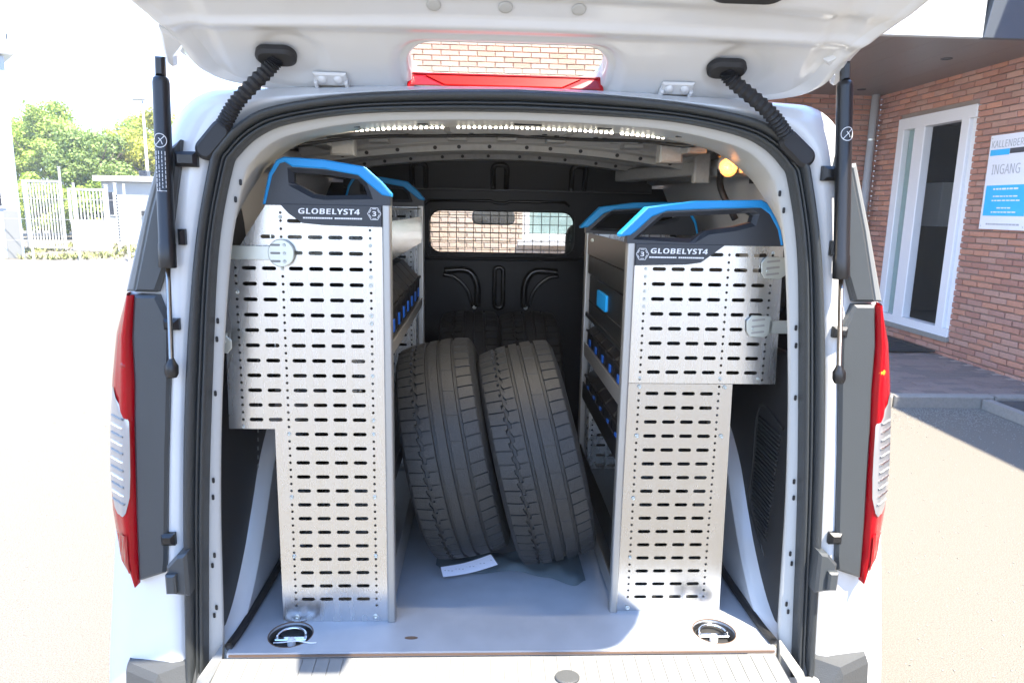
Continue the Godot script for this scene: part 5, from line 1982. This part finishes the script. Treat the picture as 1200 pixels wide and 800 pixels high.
func make_tyres() -> void:
	var mesh := tyre_mesh(0.316, 0.222, 58, true)
	for q in [["left one of two big tyres leaning in the aisle, half behind the left rack", -0.138, -0.510, 12.0], ["right one of two big tyres leaning in the aisle, nearer the right rack", 0.096, -0.480, 13.5], ["tyre with painted-in shade standing against the black bulkhead, behind the left leaning tyre", -0.095, -1.145, 3.0], ["tyre with painted-in shade standing against the black bulkhead, behind the right leaning tyre", 0.122, -1.145, 3.0]]:
		var a := deg_to_rad(q[3])
		var c := Vector3(q[1], 0.562 + 0.304 * cos(a) + 0.088 * sin(a) + 0.008, q[2])
		var t := thing("tyre", q[0], "tyre", Vector3(c.x, 0.56, c.z), "used tyres in the aisle between the racks")
		var o := put(t, "tread_and_sidewalls", mesh, M("tyre_shaded" if q[3] < 5.0 else "tyre"))
		o.transform = Transform3D(Basis(Vector3(0, 1, 0), 0.02 * q[1]) * Basis(Vector3(0, 0, 1), a - PI / 2), c - t.position)
	# crumpled cloth below the tyres
	var m := MB.new()
	m.smooth(true)
	var edge := [[-0.190, -0.408], [-0.165, -0.371], [-0.068, -0.356], [0.029, -0.374], [0.123, -0.335], [0.199, -0.289], [0.233, -0.318]]
	var rows := []
	for i in 9:
		rows.append(PackedVector3Array())
	for j in 49:
		var x := -0.190 + 0.423 * j / 48.0
		var zf := -0.37
		for e in 6:
			if x >= edge[e][0] and x <= edge[e + 1][0] + 0.0001:
				zf = lerpf(edge[e][1], edge[e + 1][1], smoothstep(0, 1, (x - edge[e][0]) / (edge[e + 1][0] - edge[e][0])))
		for i in 9:
			var t := i / 8.0
			var z := lerpf(zf, -0.47, t)
			var h := 0.0035 + 0.006 * pow(absf(sin(x * 21.0 + t * 3.2)), 3.0) + 0.004 * pow(absf(sin(x * 34.0 - t * 4.0 + 1.0)), 4.0) + 0.002 * absf(sin(x * 90.0 + t * 6.0))
			h *= smoothstep(0.0, 0.16, t)
			h *= smoothstep(0.0, 0.03, x + 0.19) * smoothstep(0.0, 0.03, 0.233 - x)
			rows[i].append(Vector3(x, 0.5605 + maxf(h, 0.0008), z))
	m.loft(rows)
	var cl := thing("cloth", "crumpled grey-blue cloth lying under the two leaning tyres", "cloth", Vector3(0.02, 0.56, -0.4))
	part(cl, "sheet", m, M("cloth"))
	# paper slip
	var s := MB.new()
	s.smooth(true)
	var ra := PackedVector3Array()
	var rb := PackedVector3Array()
	for j in 9:
		var t := j / 8.0
		var dip := -0.006 * sin(PI * t)
		ra.append(Vector3(-0.173, 0.588, -0.346).lerp(Vector3(-0.032, 0.606, -0.385), t) + Vector3(0, dip, 0))
		rb.append(Vector3(-0.164, 0.577, -0.312).lerp(Vector3(-0.013, 0.592, -0.352), t) + Vector3(0, dip, 0))
	s.loft([ra, rb])
	s.smooth(false)
	var fold := PackedVector3Array()
	for q in rb:
		fold.append(q + Vector3(0, -0.0012, -0.001))
	s.loft([rb, fold])
	var pp := thing("paper_slip", "long white paper slip lying on the cloth against the left leaning tyre", "paper", Vector3(-0.09, 0.57, -0.36))
	var sheet := part(pp, "slip", s, M("paper"))
	var ink := MB.new()
	for i in 14:
		var t := 0.06 + 0.88 * i / 13.0
		var c: Vector3 = Vector3(-0.1685, 0.5831, -0.329).lerp(Vector3(-0.0225, 0.5996, -0.3685), t) + Vector3(0, -0.006 * sin(PI * t) + 0.0006, 0)
		ink.box(c + Vector3(0, 0, 0.004 * (i % 3 - 1)), Vector3(0.005, 0.0005, 0.0016))
	part(sheet, "print", ink, M("strip_grey"))

# ---------------------------------------------------------------- the yard on the left and the trees
func make_left_yard() -> void:
	var b := thing("clad_building", "pale clad building corner at the left edge of the yard", "building", Vector3(-12.2, 0, -18))
	var w := MB.new()
	w.box(Vector3(-17.2, 2.55, -23.0), Vector3(10.0, 5.1, 10.0), 0.01)
	part(b, "wall", w, M("cladding"))
	part(b, "ledge", box_of(Vector3(-17.15, 5.3, -22.95), Vector3(10.3, 0.34, 10.3), 0.02), M("white_paint"))
	var up := part(b, "upper_storey", box_of(Vector3(-17.15, 7.0, -22.95), Vector3(10.1, 3.1, 10.1), 0.01), M("cladding"))
	part(up, "drip_strip", box_of(Vector3(-12.11, 5.56, -17.89), Vector3(0.03, 0.14, 0.03)), M("window_dark"))
	var win := part(b, "window", box_of(Vector3(-13.45, 1.95, -17.985), Vector3(1.9, 1.3, 0.06), 0.006), M("white_paint"))
	for i in 2:
		part(win, "pane", box_of(Vector3(-13.9 + i * 0.9, 1.95, -17.95), Vector3(0.82, 1.16, 0.02)), M("window_dark"))
	part(b, "door", box_of(Vector3(-12.42, 0.62, -17.99), Vector3(0.32, 1.24, 0.04), 0.006), M("strip_grey"))
	b.rotation.y = deg_to_rad(40)
	# white bar gates
	bar_gate("white bar gate panel beside the pale building, with thin upright bars", -13.9, -12.82, 0.10, 2.08, -21.0, 11)
	bar_gate("lower white gate panel right of the tall gate, on a solid white base", -12.58, -11.55, 0.90, 1.86, -21.0, 9)
	var base := MB.new()
	base.box(Vector3(-12.06, 0.46, -21.0), Vector3(1.06, 0.9, 0.06), 0.01)
	var gb := thing("boarded_gate", "solid white board below the lower gate panel", "gate", Vector3(-12.06, 0, -21.0))
	part(gb, "board", base, M("gate_white"))
	for q in [["tall thin white post between the two gate panels", -12.75, 2.5, 0.05], ["white gate post at the right end of the lower gate panel", -11.42, 2.0, 0.09], ["gate post with a dark toothed edge before the guard hut", -11.15, 2.05, 0.06]]:
		var p := thing("gate_post", q[0], "post", Vector3(q[1], 0, -20.9), "posts of the yard gate")
		part(p, "post", box_of(Vector3(q[1], q[2] / 2, -20.9), Vector3(q[3], q[2], 0.06), 0.006), M("gate_white"))
		part(p, "post_cap", box_of(Vector3(q[1], q[2] + 0.012, -20.9), Vector3(q[3] + 0.02, 0.024, 0.08), 0.004), M("gate_white"))
		if q[1] > -11.2:
			for i in 16:
				part(p, "tooth", box_of(Vector3(q[1] + 0.035, 0.35 + i * 0.09, -20.88), Vector3(0.03, 0.045, 0.03)), M("window_dark"))
	# wire fence nearer the viewer
	var f := thing("wire_fence", "thin wire fence on slim white posts before the pale building", "fence", Vector3(-10.5, 0, -17.4))
	for x in [-12.6, -11.62, -10.45, -9.2, -7.9]:
		var pm := MB.new()
		pm.tube([Vector3(x, 0, -17.4), Vector3(x, 1.98, -17.4)], 0.03, 8)
		part(f, "post", pm, M("gate_white"))
	for y in [0.5, 1.05, 1.56]:
		var wm := MB.new()
		wm.tube([Vector3(-12.6, y, -17.4), Vector3(-7.9, y, -17.4)], 0.008, 5)
		part(f, "wire", wm, M("wire"))
	# guard hut
	var h := thing("guard_hut", "small white flat-roofed hut behind the yard gate", "hut", Vector3(-12.3, 0, -26))
	part(h, "wall", box_of(Vector3(-11.9, 1.1, -26.3), Vector3(3.6, 2.2, 2.4), 0.01), M("hut_white"))
	part(h, "roof", box_of(Vector3(-11.9, 2.31, -26.3), Vector3(4.0, 0.2, 2.8), 0.02), M("hut_white"))
	var hw := part(h, "window", box_of(Vector3(-13.42, 1.45, -25.09), Vector3(0.34, 0.9, 0.05), 0.005), M("hut_white"))
	part(hw, "pane", box_of(Vector3(-13.42, 1.45, -25.06), Vector3(0.22, 0.78, 0.02)), M("window_dark"))
	part(h, "letter_box", box_of(Vector3(-12.2, 1.12, -25.04), Vector3(0.24, 0.18, 0.12), 0.01), M("soffit_dark"))
	part(h, "roof_vent", box_of(Vector3(-12.55, 2.52, -26.0), Vector3(0.3, 0.24, 0.3), 0.02), M("window_dark"))
	# lamp post
	var l := thing("lamp_post", "slim white lamp post rising behind the guard hut before the trees", "lamp post", Vector3(-13.25, 0, -27.8))
	var pole := MB.new()
	pole.smooth(true)
	pole.tube([Vector3(-13.25, 0, -27.8), Vector3(-13.25, 5.35, -27.8)], 0.07, 10, true, 0.04)
	part(l, "pole", pole, M("gate_white"))
	var hd := MB.new()
	hd.box(Vector3(-13.36, 5.42, -27.8), Vector3(0.5, 0.10, 0.2), 0.03)
	part(l, "lamp_head", hd, M("wire"))
	# pale dry grass along the fence
	var blade := MB.new()
	blade.tri(Vector3(-0.03, 0, 0), Vector3(0.03, 0, 0), Vector3(0.06, 1, 0.1))
	blade.tri(Vector3(0.02, 0, 0.03), Vector3(-0.02, 0, -0.03), Vector3(-0.1, 0.8, 0))
	var ts := []
	var cs := []
	for i in 3200:
		var x := rng.randf_range(-14.5, -6.5)
		var z := rng.randf_range(-24.5, -17.6)
		if z < -20.0 and z > -21.8 and x > -12.7 and x < -11.4:
			continue
		if sin(x * 2.1) + sin(z * 1.7 + x) < rng.randf_range(-0.9, 1.2):
			continue
		ts.append(Transform3D(Basis(Vector3(0, 1, 0), rng.randf() * TAU).scaled(Vector3(1.0, rng.randf_range(0.05, 0.17), 1.0)), Vector3(x, 0, z)))
		cs.append(Color(0.16, 0.20, 0.05).lerp(Color(0.30, 0.27, 0.12), rng.randf()))
	var g := multi(self, "grass", blade.mesh(), M("grass"), ts, cs)
	g.set_meta("kind", "stuff")
	g.set_meta("label", "pale dry grass along the fence and gate at the left")
	g.set_meta("category", "grass")

func bar_gate(label: String, x0: float, x1: float, y0: float, y1: float, z: float, n: int) -> void:
	var g := thing("bar_gate", label, "gate", Vector3((x0 + x1) / 2, 0, z), "white bar gate panels of the yard")
	for y in [y0, y1]:
		part(g, "rail", box_of(Vector3((x0 + x1) / 2, y, z), Vector3(x1 - x0, 0.07, 0.05), 0.006), M("gate_white"))
	for x in [x0, x1]:
		part(g, "stile", box_of(Vector3(x, (y0 + y1) / 2, z + 0.003), Vector3(0.07, y1 - y0 + 0.07, 0.056), 0.006), M("gate_white"))
	for i in n:
		var x := x0 + (x1 - x0) * (i + 1.0) / (n + 1.0)
		part(g, "bar", box_of(Vector3(x, (y0 + y1) / 2, z), Vector3(0.03, y1 - y0 - 0.07, 0.03)), M("gate_white"))

func make_trees() -> void:
	var list := [
		["bright green tall tree rising right beside the pale building", -24.6, -38.5, 6.5, 2.1, 0],
		["bright green tree with a peaked top left of the dark round tree", -22.6, -37.5, 6.9, 1.9, 0],
		["light green leafy tree behind the gap between building and lamp post", -20.9, -36.5, 6.0, 1.8, 1],
		["darker round tree behind the gate, left of the lamp post", -17.3, -31.5, 4.9, 1.75, 2],
		["yellowish tree right of the lamp post above the hut", -15.6, -33.5, 5.9, 1.9, 3],
		["yellow-green tree at the van's left edge behind the hut roof", -13.2, -34.5, 5.6, 1.9, 3],
		["tall green tree behind the lamp post, half hidden by its neighbours", -18.8, -39.0, 6.3, 2.0, 0],
		["broad light tree behind the yellowish ones at the van's edge", -16.2, -38.0, 6.0, 2.0, 1],
		["pale bush behind the lower gate panel, left of the hut", -15.9, -28.8, 2.3, 1.4, 0],
		["low pale bush between the gate bars and the tall trees", -18.9, -30.0, 2.6, 1.5, 1],
		["small low bush behind the tall gate panel beside the building", -17.0, -27.5, 2.1, 1.2, 1]]
	for t in list:
		make_tree(t[0], Vector3(t[1], 0, t[2]), t[3], t[4], t[5])

func make_tree(label: String, at: Vector3, h: float, r: float, kind: int) -> void:
	var bush := h < 3.0
	var o := thing("bush" if bush else "tree", label, "bush" if bush else "tree", at, "trees behind the yard")
	var tr := MB.new()
	tr.smooth(true)
	var top := at + Vector3(rng.randf_range(-0.2, 0.2), h * 0.72, 0)
	tr.tube(path3([at, at + Vector3(0.05, h * 0.35, 0.05), top], 4), 0.13 if not bush else 0.06, 9, true, 0.03)
	for i in 7:
		var a := rng.randf() * TAU
		var s := at + Vector3(0.03, h * rng.randf_range(0.2, 0.55), 0.03)
		tr.tube([s, s + Vector3(cos(a) * r * 0.5, h * 0.12, sin(a) * r * 0.5), s + Vector3(cos(a) * r * 0.8, h * 0.26, sin(a) * r * 0.8)], 0.05, 6, true, 0.012)
	part(o, "trunk", tr, M("bark"))
	# crown: leaf-sized faces gathered in clumps through an uneven volume
	var clumps := []
	var n := 84 if not bush else 40
	for i in n:
		var v := Vector3(rng.randfn(0, 0.5), rng.randfn(0, 0.5), rng.randfn(0, 0.5))
		if v.length() > 1.0:
			v = v.normalized() * rng.randf_range(0.75, 1.05)
		var lo := 0.12 if bush else 0.26
		var y := lerpf(h * lo, h * 0.97, clampf((v.y + 1.0) / 2.0, 0, 1))
		var taper := 1.0 - 0.55 * pow(clampf((y / h - 0.5) * 2.0, 0, 1), 2.0)
		clumps.append([at + Vector3(v.x * r * taper, y, v.z * r * taper), rng.randf_range(0.32, 0.62) * (0.75 if bush else 1.0)])
	var base: Color = [Color(0.28, 0.38, 0.055), Color(0.31, 0.40, 0.08), Color(0.20, 0.285, 0.07), Color(0.40, 0.41, 0.06)][kind]
	var ts := PackedVector3Array()
	var st := SurfaceTool.new()
	st.begin(Mesh.PRIMITIVE_TRIANGLES)
	for c in clumps:
		var tone := base * rng.randf_range(0.75, 1.25)
		for k in 190:
			var d := Vector3(rng.randfn(), rng.randfn(), rng.randfn()).normalized()
			var p: Vector3 = c[0] + d * c[1] * pow(rng.randf(), 0.45) * Vector3(1.15, 0.8, 1.15)
			if p.y < 0.15:
				continue
			var nn := (d + Vector3(rng.randfn(), rng.randfn() + 0.8, rng.randfn()) * 0.7).normalized()
			var u := nn.cross(Vector3(rng.randfn(), rng.randfn(), rng.randfn())).normalized()
			var v2 := nn.cross(u)
			var s := rng.randf_range(0.05, 0.095)
			var col := tone * rng.randf_range(0.85, 1.15)
			var q := [p - u * s, p + v2 * s * 0.6, p + u * s, p - v2 * s * 0.6]
			for ix in [0, 1, 2, 0, 2, 3]:
				st.set_color(col)
				st.set_normal(nn)
				st.add_vertex(q[ix])
	put(o, "crown", st.commit(), M("leaf_%d" % kind))
